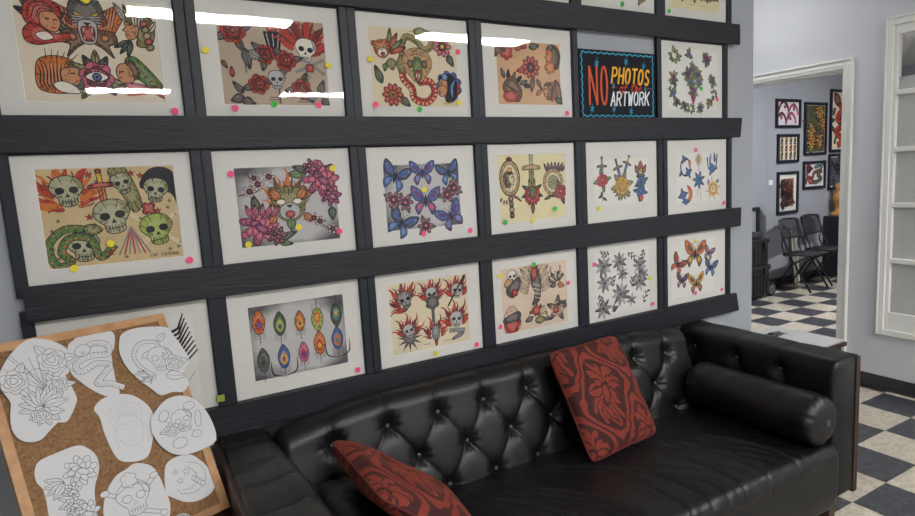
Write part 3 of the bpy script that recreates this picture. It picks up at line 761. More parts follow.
    A.fill(spline([(x + .01, y + .02), (x + .05, y + .025), (x + .062, y + .0), (x + .05, y - .03), (x + .02, y - .035), (x + .005, y - .01)], 5, True), 'sk'); A.line([(x + .03, y + .006), (x + .045, y + .006)], 'k', .004); A.line([(x + .042, y - .02), (x + .053, y - .018)], 'r', .004)
    A.fill(spline([(x - .02, y - .03), (x + .01, y - .02), (x + .045, y - .04), (x + .05, y - .06), (x + .0, y - .055)], 4, True), 'w')
    # rose with an eye
    x, y = U(.51, .25); A.at(x, y, .98)
    for an, l, c in ((88, .08, 'ol'), (115, .07, 'dgn'), (150, .085, 'ol'), (210, .085, 'dgn'), (235, .08, 'ol'), (-20, .085, 'ol'), (-50, .07, 'dgn'), (62, .07, 'dgn')): leaf(A, x, y, an, l, .03, c)
    rose(A, x, y, .046, 'pk', 'dr', 'ol', 0, .3); A.fill(spline([(x - .03, y), (x, y + .016), (x + .03, y), (x, y - .014)], 4, True), 'w'); A.fill(circ(x, y, .012, None, 10), 'bl'); A.fill(circ(x, y, .005, None, 6), 'k', None)
    # lady with a striped scarf
    x, y = U(.8, .26); A.at(x, y, .86)
    A.fill(spline([(x - .03, y + .055), (x + .0, y + .07), (x + .04, y + .03), (x + .08, y - .03), (x + .06, y - .05), (x + .02, y - .02), (x - .01, y + .01)], 5, True), 'g')
    for q in range(6): A.line([(x - .015 + .016 * q, y + .062 - .018 * q), (x - .02 + .014 * q, y + .03 - .012 * q)], 'k', .003); A.fill(circ(x - .005 + .014 * q, y + .045 - .015 * q, .004, None, 6), 'r', None)
    A.fill(spline([(x - .06, y + .01), (x - .05, y + .04), (x - .02, y + .045), (x + .0, y + .02), (x - .01, y - .015), (x - .045, y - .02)], 5, True), 'sk'); A.line([(x - .052, y + .016), (x - .036, y + .018)], 'k', .004); A.line([(x - .053, y - .004), (x - .043, y - .002)], 'r', .004); A.fill(spline([(x - .03, y + .05), (x - .005, y + .05), (x + .01, y + .01), (x - .005, y - .01), (x - .012, y + .025)], 4, True), 'br')
    A.fill(spline([(x - .06, y - .03), (x - .02, y - .02), (x + .03, y - .03), (x + .03, y - .045), (x - .03, y - .05)], 4, True), 'pk'); A.fill(spline([(x + .05, y - .03), (x + .09, y - .055), (x + .085, y - .075), (x + .045, y - .05)], 4, True), 'r'); A.line([(x - .06, y - .04), (x - .03, y - .062), (x + .03, y - .055)], 'r', .006)
def d_torch(A):
    U = A.U
    x, y = U(.2, .72); A.begin(); rose(A, x - .02, y + .03, .04, 'r', 'dr', 'dg', 4, .4); leaf(A, x + .01, y - .02, 280, .07, .03, 'dg'); leaf(A, x + .02, y - .03, 330, .05, .03, 'gr'); leaf(A, x - .0, y + .07, 90, .04, .02, 'dg'); A.line([(x, y), (x + .01, y - .1)], 'dg', .004)
    x, y = U(.5, .55); A.begin()
    for i in range(9):
        a = math.radians(15 + i * 19); A.fill([(x + .03 * math.cos(a), y + .1 + .03 * math.sin(a)), (x + .1 * math.cos(a - .06), y + .1 + .055 * math.sin(a)), (x + .1 * math.cos(a + .06), y + .1 + .055 * math.sin(a) + .004)], 'dg', None)
    A.fill(circ(x, y + .105, .02, .026, 12), 'r'); A.fill([(x - .03, y + .085), (x + .03, y + .085), (x + .02, y + .03), (x - .02, y + .03)], 'k'); 
    for i in range(3): A.line([(x - .02 + .02 * i, y + .08), (x - .012 + .012 * i, y + .03)], 'lg', .003)
    rose(A, x - .03, y + .01, .033, 'r', 'dr', 'dg', 3, 2.4); rose(A, x + .035, y - .008, .035, 'r', 'dr', 'dg', 3, .2)
    skull(A, x, y - .075, .035, 'lg', 'gr'); A.line([(x + .005, y - .1), (x + .005, y - .15)], 'dg', .006)
    x, y = U(.83, .66); A.begin(); flames(A, x - .02, y + .01, .055, 'r', 11, 230, 70, 'dr'); skull(A, x - .01, y - .005, .045, 'w', 'gr', -8); A.line([(x - .05, y - .075), (x + .05, y - .03)], 'gr', .009); A.line([(x - .02, y - .03), (x + .05, y - .08)], 'gr', .009); A.fill(scallop(x - .0, y - .06, .016, 4, .3), 'r')
    x, y = U(.3, .24); A.begin(); rose(A, x + .01, y, .034, 'r', 'dr', 'dg', 2, .3); leaf(A, x - .04, y - .04, 200, .045, .03, 'dg'); leaf(A, x - .03, y - .04, 280, .045, .025, 'gr'); leaf(A, x - .04, y - .03, 130, .05, .02, 'dg'); leaf(A, x - .07, y + .02, 90, .035, .016, 'r'); leaf(A, x - .05, y - .05, 340, .05, .025, 'dg')
    x, y = U(.76, .2); A.begin(); rose(A, x - .01, y, .035, 'r', 'dr', 'dg', 3, 1.2); leaf(A, x + .05, y - .02, 70, .055, .026, 'dg'); leaf(A, x + .04, y - .03, 170, .04, .022, 'gr'); leaf(A, x + .06, y - .03, 300, .04, .025, 'dg')
    A.begin()
    for i in range(2):
        xx, yy = U(.42 + .28 * i, .05 - .02 * i); A.line([(xx, yy + .012), (xx + .03, yy + .012)], 'dg', .003); A.k -= 1; A.line([(xx - .004, yy + .004), (xx + .034, yy + .004)], 'dg', .003)
    A.begin(); leaf(A, *U(.36, .5), 30, .03, .012, 'tan'); A.k = 0; leaf(A, *U(.02, .5), 300, .03, .014, 'br'); A.k = 0; leaf(A, *U(.83, .35), 200, .03, .012, 'w')
def d_cobra(A):
    U = A.U
    x, y = U(.13, .72); A.begin(); wing(A, x + .03, y + .0, .075, 'r', 'g', -65, 1, 4); tiger(A, x, y + .0, .04, 'or_', 'w', 10, 'r'); leaf(A, x + .03, y - .03, 280, .045, .04, 'ol'); leaf(A, x + .01, y - .05, 260, .03, .02, 'g')
    x, y = U(.52, .5); A.begin()
    snake(A, [(x - .045, y + .01), (x - .062, y + .06), (x - .04, y + .112), (x + .005, y + .098), (x + .03, y + .07), (x + .062, y + .085), (x + .06, y + .125), (x + .03, y + .13)], .021, 'ol', 'tan', 'ol')
    snake(A, [(x + .0, y - .05), (x + .05, y - .05), (x + .066, y - .09), (x + .03, y - .125), (x - .02, y - .112), (x - .028, y - .075), (x - .06, y - .04), (x - .062, y + .0)], .025, 'r', 'cr', 'ol')
    A.fill(spline([(x, y + .075), (x + .045, y + .06), (x + .062, y + .015), (x + .03, y - .035), (x, y - .055), (x - .03, y - .035), (x - .062, y + .015), (x - .045, y + .06)], 4, True), 'tan')
    for q in range(5): A.line([(x - .03 + .006 * q, y + .045 - .02 * q), (x, y + .052 - .02 * q), (x + .03 - .006 * q, y + .045 - .02 * q)], 'br', .003)
    A.fill(spline([(x - .018, y + .03), (x, y + .042), (x + .018, y + .03), (x + .016, y - .03), (x, y - .05), (x - .016, y - .03)], 3, True), 'g'); A.fill(spline([(x - .009, y - .01), (x + .009, y - .01), (x + .007, y - .045), (x, y - .06), (x - .007, y - .045)], 3, True), 'r')
    for s_ in (1, -1): A.fill(circ(x + s_ * .008, y + .014, .004, None, 6), 'ye'); A.line([(x + s_ * .006, y - .02), (x + s_ * .006, y - .034)], 'w', .003)
    for s_ in (1, -1): A.fill(circ(x + s_ * .03, y + .015, .012, .016, 8), 'br')
    x, y = U(.83, .8); A.begin(); leaf(A, x + .02, y - .03, 300, .05, .03, 'dgn'); leaf(A, x - .02, y + .03, 150, .03, .02, 'pk'); daisy(A, x, y, .04, 'pk', 'ye', 9)
    x, y = U(.22, .15); A.begin(); leaf(A, x - .04, y + .04, 110, .07, .03, 'dgn'); leaf(A, x + .03, y - .01, 320, .05, .03, 'dgn'); daisy(A, x, y, .043, 'r', 'ye', 10, 'or_'); A.fill(circ(x, y, .006, None, 6), 'k', None)
    x, y = U(.86, .25); A.begin(); A.fill(scallop(x + .01, y + .01, .058, 9, .2), 'bl'); A.fill(scallop(x + .015, y - .0, .045, 8, .2), 'r'); face(A, x - .005, y - .0, .055, 'k', 'lb', 'sk', -1); A.line([(x - .02, y - .06), (x + .02, y - .055)], 'ye', .006)
def d_sailor(A):
    U = A.U
    x, y = U(.52, .6); A.at(x, y, 0.95); daisy(A, x, y, .05, 'r', 'br', 10, 'dr'); leaf(A, x + .01, y - .04, 260, .07, .025, 'br'); leaf(A, x - .03, y - .01, 190, .05, .025, 'r'); leaf(A, x + .03, y - .05, 300, .05, .02, 'br')
    x, y = U(.12, .82); A.at(x, y, 0.95); A.fill(scallop(x + .01, y, .035, 6, .3), 'r'); leaf(A, x, y, 100, .05, .02, 'dgn'); leaf(A, x + .05, y + .02, 10, .05, .03, 'r'); leaf(A, x - .02, y + .03, 240, .06, .03, 'br')
    x, y = U(.5, .92); A.at(x, y, 0.95); leaf(A, x, y, 10, .06, .03, 'dgn'); leaf(A, x - .01, y, 170, .05, .025, 'r')
    x, y = U(.86, .78); A.at(x, y, 0.95); face(A, x, y, .055, 'dbr', 'br', 'or_', -1); A.fill(scallop(x - .01, y - .045, .03, 5, .2), 'or_')
    x, y = U(.22, .3); A.at(x, y, 0.95)
    for i in range(6): leaf(A, x - .04 + .02 * i, y + .03 - .006 * i, 110 - 22 * i, .045, .02, 'k' if i % 2 else 'dg')
    A.fill(spline([(x - .05, y + .0), (x, y + .04), (x + .05, y - .02), (x + .03, y - .07), (x - .03, y - .05)], 4, True), 'br'); A.fill(spline([(x - .05, y - .04), (x + .0, y - .02), (x + .03, y - .06), (x - .03, y - .07)], 3, True), 'r'); A.line([(x - .03, y + .0), (x + .03, y - .03)], 'k', .006)
    x, y = U(.84, .22); A.at(x, y, 0.95); A.fill(scallop(x, y, .045, 7, .25), 'or_'); A.fill(spline([(x + .02, y + .05), (x + .05, y + .03), (x + .06, y - .05), (x + .03, y - .03)], 3, True), 'br'); face(A, x - .02, y + .0, .04, 'br', 'dbr', 'sk', -1); leaf(A, x + .02, y - .03, 330, .05, .025, 'dgn')
    A.begin(); leaf(A, *U(.58, .15), 40, .05, .02, 'or_')
def d_garden(A):
    U = A.U; A.lw = .0009
    gs = ['dgn', 'g', 'ol', 'pu', 'bl']
    rg = random.Random(11)
    def tuft(u, v, n, r, fl=None):
        x, y = U(u, v); A.begin()
        for i in range(n + 2):
            an = 360 * i / (n + 2) + rg.uniform(-18, 18); leaf(A, x + .3 * r * math.cos(math.radians(an)), y + .3 * r * math.sin(math.radians(an)), an + rg.uniform(-25, 25), r * rg.uniform(.5, 1.0), r * .48, gs[rg.randrange(3)])
        if fl: rose(A, x, y, r * .46, fl, 'pu', 'g', 0); daisy(A, x + r * .5 * rg.uniform(-1, 1), y + r * .45, r * .3, rg.choice(['lb', 'mg', 'pk', 'ye']), 'ye', 5, 'pu')
    tuft(.12, .88, 7, .045); tuft(.42, .92, 6, .03, 'lb'); tuft(.78, .86, 7, .042, 'mg'); tuft(.1, .52, 9, .035, 'mg'); tuft(.9, .5, 8, .034, 'g')
    for k, (u, v) in enumerate([(.5, .68), (.38, .6), (.58, .6), (.45, .46), (.62, .48), (.5, .32)]): tuft(u, v, 7, .036, ['lb', 'pu', 'bl', 'lb', 'lb', 'mg'][k])
    x, y = U(.5, .2); A.begin(); A.fill([(x - .03, y + .03), (x + .03, y + .03), (x, y - .04)], 'mg'); 
    for k, (u, v) in enumerate([(.1, .27), (.16, .12), (.08, .38), (.32, .06), (.45, .02), (.65, .03), (.84, .12), (.94, .27)]): tuft(u, v, 6, .03, ['lb', 'mg', None, 'bl', None, 'bl', 'ye', None][k])
def d_skulls(A):
    U = A.U
    A.lw = .0026
    x, y = U(.2, .75); A.begin(); flames(A, x, y - .01, .06, 'or_', 10, 290, 100, 'r', .8); skull(A, x, y, .052, 'sg', 'ol', 3)
    x, y = U(.87, .74); A.begin(); A.fill(spline([(x - .05, y + .01), (x - .02, y + .065), (x + .035, y + .062), (x + .06, y), (x + .05, y - .06), (x + .03, y - .01)], 4, True), 'k'); skull(A, x - .01, y - .005, .043, 'sg', 'ol', -10); A.fill(scallop(x - .035, y - .055, .022, 4, .4), 'r')
    x, y = U(.6, .78); A.begin(); A.fill(spline([(x - .035, y + .05), (x, y + .07), (x + .025, y + .03), (x + .045, y - .05), (x + .02, y - .075), (x - .005, y - .02)], 4, True), 'ol'); skull(A, x + .0, y + .01, .036, 'sg', 'ol', 14)
    x, y = U(.5, .5); A.begin(); dagger(A, x - .02, y + .075, .13, 'or_', 'ye', 'r', 4); skull(A, x, y - .01, .06, 'sg', 'ol', 8)
    x, y = U(.82, .3); A.begin(); A.line([(x - .07, y + .06), (x + .07, y - .05)], 'cr', .012); A.line([(x - .06, y - .05), (x + .06, y + .06)], 'cr', .012); skull(A, x, y, .056, 'lime', 'ol', 8)
    x, y = U(.26, .2); A.begin(); skull(A, x + .0, y - .005, .052, 'sg', 'gr', 0); snake(A, [(x + .08, y - .0), (x + .04, y - .035), (x + .02, y + .02), (x - .03, y + .03), (x - .055, y - .01), (x - .035, y - .04), (x - .07, y - .05), (x - .085, y + .01), (x - .04, y + .055), (x + .02, y + .05)], .018, 'g', 'or_', 'ol')
    x, y = U(.62, .2); A.begin()
    for i in range(7): A.line([(x, y + .05), (x - .04 + .014 * i, y - .035)], 'r' if i % 2 else 'gr', .005, False)
    A.begin(6); A.clip = None
    sparks(A, [U(*p) for p in [(.36, .93), (.36, .68), (.41, .86), (.67, .93), (.06, .38), (.11, .48), (.33, .5), (.92, .55), (.94, .62), (.84, .52), (.08, .1), (.05, .2), (.45, .12), (.97, .12), (.9, .1), (.74, .9), (.42, .08), (.36, .42), (.05, .82), (.7, .45), (.56, .06)]], .011, 'r')
    x, y = U(.74, .035); letters(A, 'CAP COLEMAN', x, y, .0052, .008, .0022, .0014, 'k')
def d_mask(A):
    U = A.U
    x, y = U(.5, .5); A.begin(); flames(A, x, y + .01, .07, 'or_', 11, 200, 90, 'br', .55); tiger(A, x, y - .0, .075, 'ol', 'lg', 0, 'r'); 
    for s_ in (1, -1): leaf(A, x + s_ * .03, y + .02, 90 - s_ * 40, .05, .03, 'or_'); leaf(A, x + s_ * .05, y - .03, 270 + s_ * 30, .04, .025, 'or_'); A.fill(circ(x + s_ * .028, y + .012, .016, .01, 8), 'w')
    leaf(A, x, y - .045, 270, .045, .03, 'g')
    x, y = U(.18, .25); A.begin(); leaf(A, x + .0, y + .05, 100, .06, .03, 'dgn'); leaf(A, x + .06, y - .05, 20, .07, .025, 'dgn'); leaf(A, x + .06, y - .06, 350, .05, .02, 'g'); peony(A, x, y, .06, 'pk', 'mg'); peony(A, x + .055, y - .035, .032, 'mg', 'dr')
    for i in range(5): leaf(A, x - .02 + .016 * i, y + .03, 110 - 14 * i, .05, .016, 'pk')
    x, y = U(.85, .82); A.begin(); leaf(A, x - .05, y + .02, 180, .07, .03, 'g'); leaf(A, x - .05, y + .03, 160, .05, .025, 'dgn'); leaf(A, x + .03, y - .1, 270, .05, .03, 'dgn'); peony(A, x, y, .06, 'pk', 'mg', 8); peony(A, x + .03, y - .06, .036, 'mg', 'pk'); peony(A, x - .03, y + .04, .03, 'mg', 'pk')
    A.begin(); branch(A, [U(0.02, .66), U(.2, .7), U(.25, .82), U(.42, .88)], 'dbr', 'pb', 3, .022); A.begin(); branch(A, [U(.1, .96), U(.16, .84), U(.24, .8)], 'dbr', 'pb', 1, .018)
    A.begin(); branch(A, [U(.96, .05), U(.85, .18), U(.78, .26), U(.6, .3)], 'dbr', 'pb', 3, .02)
def d_bluefly(A):
    U = A.U
    for k, (u, v, r, rot) in enumerate([(.14, .82, .058, -22), (.5, .86, .052, 0), (.86, .84, .05, 14), (.52, .42, .062, -4), (.17, .1, .06, -32), (.86, .14, .06, 26)]):
        A.begin(); butterfly(A, *U(u, v), r, 'bl' if k % 2 else 'db', 'pu' if k % 2 else 'bl', 'lb' if k != 3 else 'pk', rot)
    for k, (u, v) in enumerate([(.1, .48), (.25, .42), (.82, .5), (.92, .6), (.5, .03)]):
        x, y = U(u, v); A.begin(30)
        for a in (30, 150, 270): leaf(A, x, y, a + k * 20, .045, .022, 'ol')
        daisy(A, x, y, .034, 'mg', 'pk', 6, 'dr')
def d_mirror(A):
    U = A.U
    x, y = U(.16, .62); A.begin(); A.line([(x, y - .02), (x + .005, y - .16)], 'dbr', .02); 
    for i in range(4): A.fill(circ(x + .002 + .001 * i, y - .075 - .024 * i, .014 - .002 * (i % 2), .009, 10), 'br' if i % 2 else 'sg')
    rose(A, x, y + .085, .016, 'r', 'dr', 'g', 0); A.fill(circ(x, y + .01, .05, .075, 24), 'tan', 'k', .005); A.fill(circ(x, y + .01, .038, .06, 20), 'cr'); face(A, x, y + .005, .036, 'br', 'k', 'cr'); A.fill(circ(x, y + .045, .01, None, 8), 'ye'); 
    for i in range(8): leaf(A, x - .045 + .012 * i, y - .07 - .012 * math.sin(i), 250 + 10 * i, .02, .008, 'pk')
    x, y = U(.48, .5); A.begin(); dagger(A, x, y + .06, .19, 'ol', 'sg', 'tan')
    for a in (30, 75, 105, 150, 200, 340, 250, 290): leaf(A, x, y - .02, a, .06, .022, 'ol' if a % 2 else 'dbr')
    rose(A, x, y - .035, .042, 'r', 'pk', 'g', 0); A.fill([(x - .014, y + .0), (x + .014, y + .0), (x + .01, y - .04), (x - .01, y - .04)], 'g'); leaf(A, x, y - .07, 270, .045, .02, 'dr')
    x, y = U(.82, .56); A.begin()
    for i in range(7): leaf(A, x - .03 + .012 * i, y + .045, 120 - 12 * i, .045, .014, 'br' if i % 2 else 'pu')
    A.fill(circ(x - .005, y, .055, .06, 24), 'tan'); A.fill(circ(x - .005, y, .042, .046, 24), 'cr'); A.fill(circ(x - .005, y, .03, None, 16), 'sg'); A.fill(spiky(x - .005, y, .009, .03, 8), 'ol'); rose(A, x + .035, y - .045, .034, 'r', 'pk', 'dbr', 4, .3); leaf(A, x - .02, y - .06, 200, .04, .016, 'dgn')
    A.begin(); a_ = U(.7, .07); A.line([a_, (a_[0] + .03, a_[1] + .004)], 'tan', .0015)
def d_daggers(A):
    U = A.U; A.lw = .0013
    x, y = U(.14, .5); A.begin(); A.line([(x, y - .09), (x + .003, y - .0)], 'dgn', .003); dagger(A, x, y + .06, .12, 'gr', 'gr', 'br'); leaf(A, x, y + .0, 150, .035, .02, 'dgn'); leaf(A, x, y + .0, 30, .035, .02, 'dgn'); rose(A, x, y + .01, .034, 'r', 'pk', 'g', 4, .2); leaf(A, x, y - .06, 200, .03, .014, 'dgn'); leaf(A, x, y - .07, 330, .03, .014, 'dgn'); leaf(A, x, y - .04, 240, .03, .012, 'dgn')
    x, y = U(.5, .5); A.begin(); dagger(A, x - .02, y + .05, .12, 'bl', 'br', 'br', 18); dagger(A, x + .03, y + .07, .11, 'bl', 'ye', 'br', -22)
    for a in range(200, 350, 22): leaf(A, x, y - .03, a, .062, .018, 'ol')
    rose(A, x, y - .02, .044, 'ye', 'tan', 'ol', 6, .2)
    x, y = U(.86, .5); A.begin(); leaf(A, x, y + .04, 90, .055, .035, 'r'); leaf(A, x - .015, y + .03, 115, .05, .025, 'br'); leaf(A, x + .015, y + .03, 65, .05, .025, 'br'); leaf(A, x, y + .035, 90, .03, .016, 'ye'); A.fill(circ(x, y + .02, .03, .012, 10), 'dgn')
    for q in range(2): rose(A, x + .004 * (-1) ** q, y - .01 - .045 * q, .03, 'bl', 'lb', 'dgn', 4, .4 + q)
    leaf(A, x, y - .07, 270, .035, .03, 'r')
    A.begin(); a_ = U(.62, -.14); A.line([a_, (a_[0] + .1, a_[1] + .003)], 'lg', .0012)
def d_trinkets(A):
    U = A.U; A.lw = .001
    x, y = U(.2, .72); A.begin(); A.line(circ(x, y, .035, .045, 18) + [(x + .035, y)], 'db', .009); rose(A, x - .01, y + .04, .016, 'bl', 'lb', 'db', 3); rose(A, x + .02, y - .03, .02, 'lb', 'bl', 'db', 4, .5); A.fill(circ(x + .03, y + .02, .01, .016, 8), 'or_'); leaf(A, x - .025, y - .02, 230, .035, .02, 'db')
    x, y = U(.5, .86); A.begin(); A.fill(circ(x, y, .024, .03, 14), 'cr'); A.fill(circ(x, y, .012, .02, 10), 'tan'); A.line([(x, y - .03), (x + .005, y - .075)], 'br', .003)
    x, y = U(.82, .78); A.begin(); A.line([(x - .04, y + .03), (x - .03, y - .03), (x + .03, y - .03), (x + .04, y + .045)], 'db', .01); rose(A, x, y - .03, .026, 'lb', 'bl', 'db', 3); leaf(A, x - .02, y, 80, .05, .016, 'lb'); leaf(A, x + .02, y, 95, .055, .016, 'db')
    x, y = U(.5, .44); A.begin(); 
    for i in range(7): leaf(A, x, y, 51 * i + 20, .05, .02, 'bl' if i % 2 else 'db')
    rose(A, x, y, .024, 'lb', 'bl', 'db', 0); A.line([(x - .01, y - .05), (x - .01, y - .08)], 'db', .003); A.line([(x + .012, y - .06), (x + .014, y - .1)], 'or_', .003)
    x, y = U(.2, .16); A.begin(); A.fill(spline([(x + .01, y + .05), (x + .05, y + .02), (x + .04, y - .03), (x, y - .045), (x + .025, y)], 4, True), 'or_'); rose(A, x - .02, y, .024, 'bl', 'lb', 'db', 4, .3); rose(A, x + .0, y - .035, .018, 'lb', 'bl', 'db', 2)
    x, y = U(.84, .24); A.begin(); A.fill(spiky(x, y, .022, .066, 8, .2), 'ye', 'br'); A.fill(spiky(x, y, .02, .045, 8, .6), 'or_', None); A.fill(circ(x, y, .022, None, 14), 'cr'); leaf(A, x - .03, y + .03, 120, .025, .012, 'pu'); leaf(A, x + .03, y + .03, 50, .025, .012, 'bl')
def d_crow(A):
    U = A.U
    A.begin()
    for i in range(9):
        x, y = U(.93, .45 + .055 * i); A.line([(x - .06, y - .03), (x - .02, y - .012), (x + .03 - .004 * i, y + .035)], 'k', .012, True)
    A.line([U(.9, .2), U(.97, .32)], 'lg', .003)
    x, y = U(.5, .5); A.begin(); bird(A, x - .02, y, .12, 'k', 'dg', 'k')
def d_feathers(A):
    U = A.U
    spec = [(.09, .72, 'or_', 'r', 'bl'), (.3, .66, 'dgn', 'lime', 'pu'), (.51, .66, 'or_', 'ye', 'mg'), (.7, .76, 'lime', 'or_', 'ye'), (.91, .78, 'dgn', 'tl', 'ye'),
            (.1, .2, 'dg', 'dgn', 'k'), (.31, .2, 'bl', 'ye', 'mg'), (.52, .22, 'pk', 'mg', 'pu'), (.7, .3, 'or_', 'r', 'ye'), (.9, .32, 'bl', 'or_', 'tl')]
    for k, (u, v, a, b_, c_) in enumerate(spec):
        x, y = U(u, v); A.begin()
        feather(A, x, y, .122 if k not in (2, 7) else .105, a, b_, c_, 180 if k in (2, 3, 4) and k != 2 else 0)
        if k in (6, 9):
            for mi in (1, -1): A.line(spline([(x, y - .055), (x + mi * .04, y - .04), (x + mi * .045, y + .01)], 5), 'k', .005, 2)
def d_fire(A):
    U = A.U
    for k, (u, v, r, rot) in enumerate([(.2, .74, .052, 14), (.53, .76, .045, 0), (.86, .76, .045, -8), (.22, .3, .042, 10), (.83, .34, .05, -5)]):
        x, y = U(u, v); A.at(x, y, 0.92); flames(A, x, y + .0, r * 1.05, 'r', 10, 250, 90 if k != 0 else 150, 'dr', .7)
        if k == 3: A.fill(spiky(x, y - .03, .022, .058, 11, .1), 'dg')
        skull(A, x, y, r * .82, 'lg' if k else 'gr', 'dg', rot)
        if k == 1:
            A.fill(scallop(x, y - .03, .034, 6, .2), 'dg'); A.line([(x, y - .06), (x, y - .12)], 'dg', .014)
        if k == 4: A.line([(x - .04, y - .04), (x + .04, y - .05)], 'gr', .02); leaf(A, x + .035, y - .06, 200, .07, .02, 'gr')
        if k == 2: A.line([(x - .05, y - .06), (x + .04, y + .07)], 'k', .007)
    x, y = U(.55, .22); A.at(x, y, 0.92); flames(A, x, y - .005, .045, 'r', 9, 240, 90, 'dr', .7); A.fill(circ(x, y, .02, .04, 10), 'gr'); leaf(A, x, y - .02, 90, .06, .016, 'lg'); leaf(A, x, y - .03, 270, .03, .014, 'r')
    A.begin(); 
    for u in (.38, .66): a_ = U(u, .06); A.line([a_, (a_[0] + .03, a_[1])], 'dg', .002)
    a_ = U(.02, .97); A.line([a_, (a_[0] + .04, a_[1])], 'dg', .0016)
def d_eagle(A):
    U = A.U
    x, y = U(.5, .7); A.at(x, y, .95); A.fill(circ(x, y + .085, .028, None, 16), 'pb')
    for s_ in (1, -1):
        for q in range(6): leaf(A, x + s_ * (.02 + .004 * q), y + .03 - .014 * q, 90 - s_ * (14 + 9 * q), .125 - .013 * q, .02, 'cr' if q % 2 else 'pb', 'br')
    A.fill(spline([(x - .018, y + .07), (x + .012, y + .085), (x + .03, y + .04), (x + .035, y - .02), (x + .02, y - .085), (x - .02, y - .095), (x - .0, y - .05), (x - .02, y + .0)], 5, True), 'dg'); A.fill(spline([(x - .018, y + .068), (x + .01, y + .082), (x + .012, y + .03), (x - .012, y + .015)], 4, True), 'r'); leaf(A, x - .01, y + .072, 190, .028, .016, 'ye')
    for i in range(4): A.line([(x - .012, y - .0 - .02 * i), (x + .028, y - .012 - .02 * i)], 'cr', .004)
    x, y = U(.17, .85); A.at(x, y, 0.9); skull(A, x, y, .036, 'w', 'gr'); A.fill(scallop(x - .02, y - .03, .03, 5, .2), 'tan'); A.fill(spline([(x - .04, y - .06), (x, y - .1), (x + .05, y - .04), (x + .03, y - .0)], 3, True), 'dg'); A.fill(scallop(x + .01, y - .075, .02, 4, .3), 'r')
    x, y = U(.83, .78); A.at(x, y, 0.9); A.line([(x - .03, y + .05), (x - .025, y - .04)], 'br', .006); A.line([(x + .03, y + .05), (x + .025, y - .04)], 'br', .006); wing(A, x, y - .03, .06, 'cr', 'dg', 20); leaf(A, x + .01, y - .045, 340, .045, .028, 'or_'); leaf(A, x, y - .045, 190, .04, .025, 'dg')
    x, y = U(.14, .2); A.at(x, y, 0.9); A.fill(spline([(x - .045, y + .02), (x - .01, y + .07), (x + .03, y + .05), (x + .05, y - .03), (x, y - .07), (x - .04, y - .05)], 4, True), 'pb'); A.fill(spline([(x - .04, y + .0), (x + .045, y + .0), (x + .03, y - .05), (x, y - .07), (x - .035, y - .045)], 3, True), 'r'); sparks(A, [(x - .02 + .02 * i, y + .012) for i in range(3)], .01, 'w', 'w'); A.fill(spline([(x - .045, y + .015), (x + .04, y + .04), (x + .045, y + .0), (x - .04, y - .01)], 3, True), 'dg')
    x, y = U(.53, .22); A.at(x, y, 0.9); leaf(A, x - .03, y - .01, 200, .05, .03, 'dg'); leaf(A, x + .03, y - .02, 340, .05, .03, 'dg'); wing(A, x, y + .0, .06, 'pb', 'cr', -30); wing(A, x, y + .0, .055, 'r', 'cr', 10, -1); A.fill(scallop(x - .01, y + .02, .026, 5, .25), 'r'); A.fill(circ(x + .01, y - .03, .03, .02, 10), 'ol')
    x, y = U(.84, .25); A.at(x, y, 0.9); rose(A, x, y, .042, 'pb', 'cr', 'dg', 5, .2); A.fill(scallop(x - .01, y - .005, .02, 4, .3), 'r'); leaf(A, x + .03, y + .02, 30, .03, .02, 'dg'); A.fill([(x - .04, y + .015), (x + .03, y + .04), (x + .035, y + .02)], 'dg')
def d_greyflow(A):
    U = A.U; A.lw = .0009
    C = ['gr', 'lg', 'dg', 'lg']
    def fl(u, v, r, n, s_):
        x, y = U(u, v); A.begin()
        for i in range(n): leaf(A, x, y, 360 * i / n + s_, r, r * .36, C[(i + s_) % 3])
        A.fill(scallop(x, y, r * .34, 5, .25), 'gr'); A.fill(circ(x, y, r * .14, None, 8), 'k', None)
    for a in [(.16, .78, .055, 9, 5), (.17, .52, .05, 8, 30), (.45, .82, .05, 9, 12), (.5, .62, .038, 8, 40), (.46, .3, .06, 10, 8), (.83, .72, .048, 9, 20), (.82, .46, .055, 9, 3), (.9, .56, .036, 7, 33), (.14, .12, .055, 8, 50), (.66, .18, .035, 6, 15)]: fl(*a)
    for (p, q) in (((.26, .95), (.12, .98)), ((.62, .95), (.75, .82)), ((.92, .95), (.86, .8)), ((.08, .35), (.12, .2)), ((.88, .1), (.98, .3)), ((.3, .05), (.36, .12)), ((.3, .45), (.33, .6)), ((.66, .4), (.7, .55))):
        a, b_ = U(*p), U(*q); A.begin(30); A.line([a, b_], 'dg', .002)
        for i in range(5):
            t = i / 5; m_ = (a[0] + (b_[0] - a[0]) * t, a[1] + (b_[1] - a[1]) * t); leaf(A, *m_, math.degrees(math.atan2(b_[1] - a[1], b_[0] - a[0])) + (45 if i % 2 else -45), .024, .01, 'gr' if i % 2 else 'dg')
def d_monarch(A):
    U = A.U
    for k, (u, v, r, rot, a, b_, c_) in enumerate([(.53, .74, .08, -5, 'or_', 'br', 'ye'), (.14, .6, .055, -35, 'br', 'r', 'or_'), (.86, .72, .042, -20, 'bl', 'or_', 'lb'), (.56, .2, .06, 3, 'ye', 'br', 'or_'), (.23, .3, .045, -10, 'br', 'pu', 'tan'), (.9, .44, .052, -15, 'db', 'bl', 'lb')]):
        A.begin(); butterfly(A, *U(u, v), r, a, b_, c_, rot)
    A.begin(); A.line([U(.53, .85), U(.6, .95), U(.72, .98)], 'k', .002); A.k = 0; A.line([U(.53, .85), U(.46, .95), U(.34, .97)], 'k', .002)
def d_none(A): pass
def d_top4(A):
    U = A.U; A.begin(); skull(A, *U(.12, .1), .03, 'gr', 'dg'); A.begin(); rose(A, *U(.82, .16), .03, 'tan', 'dbr', 'ol', 3)
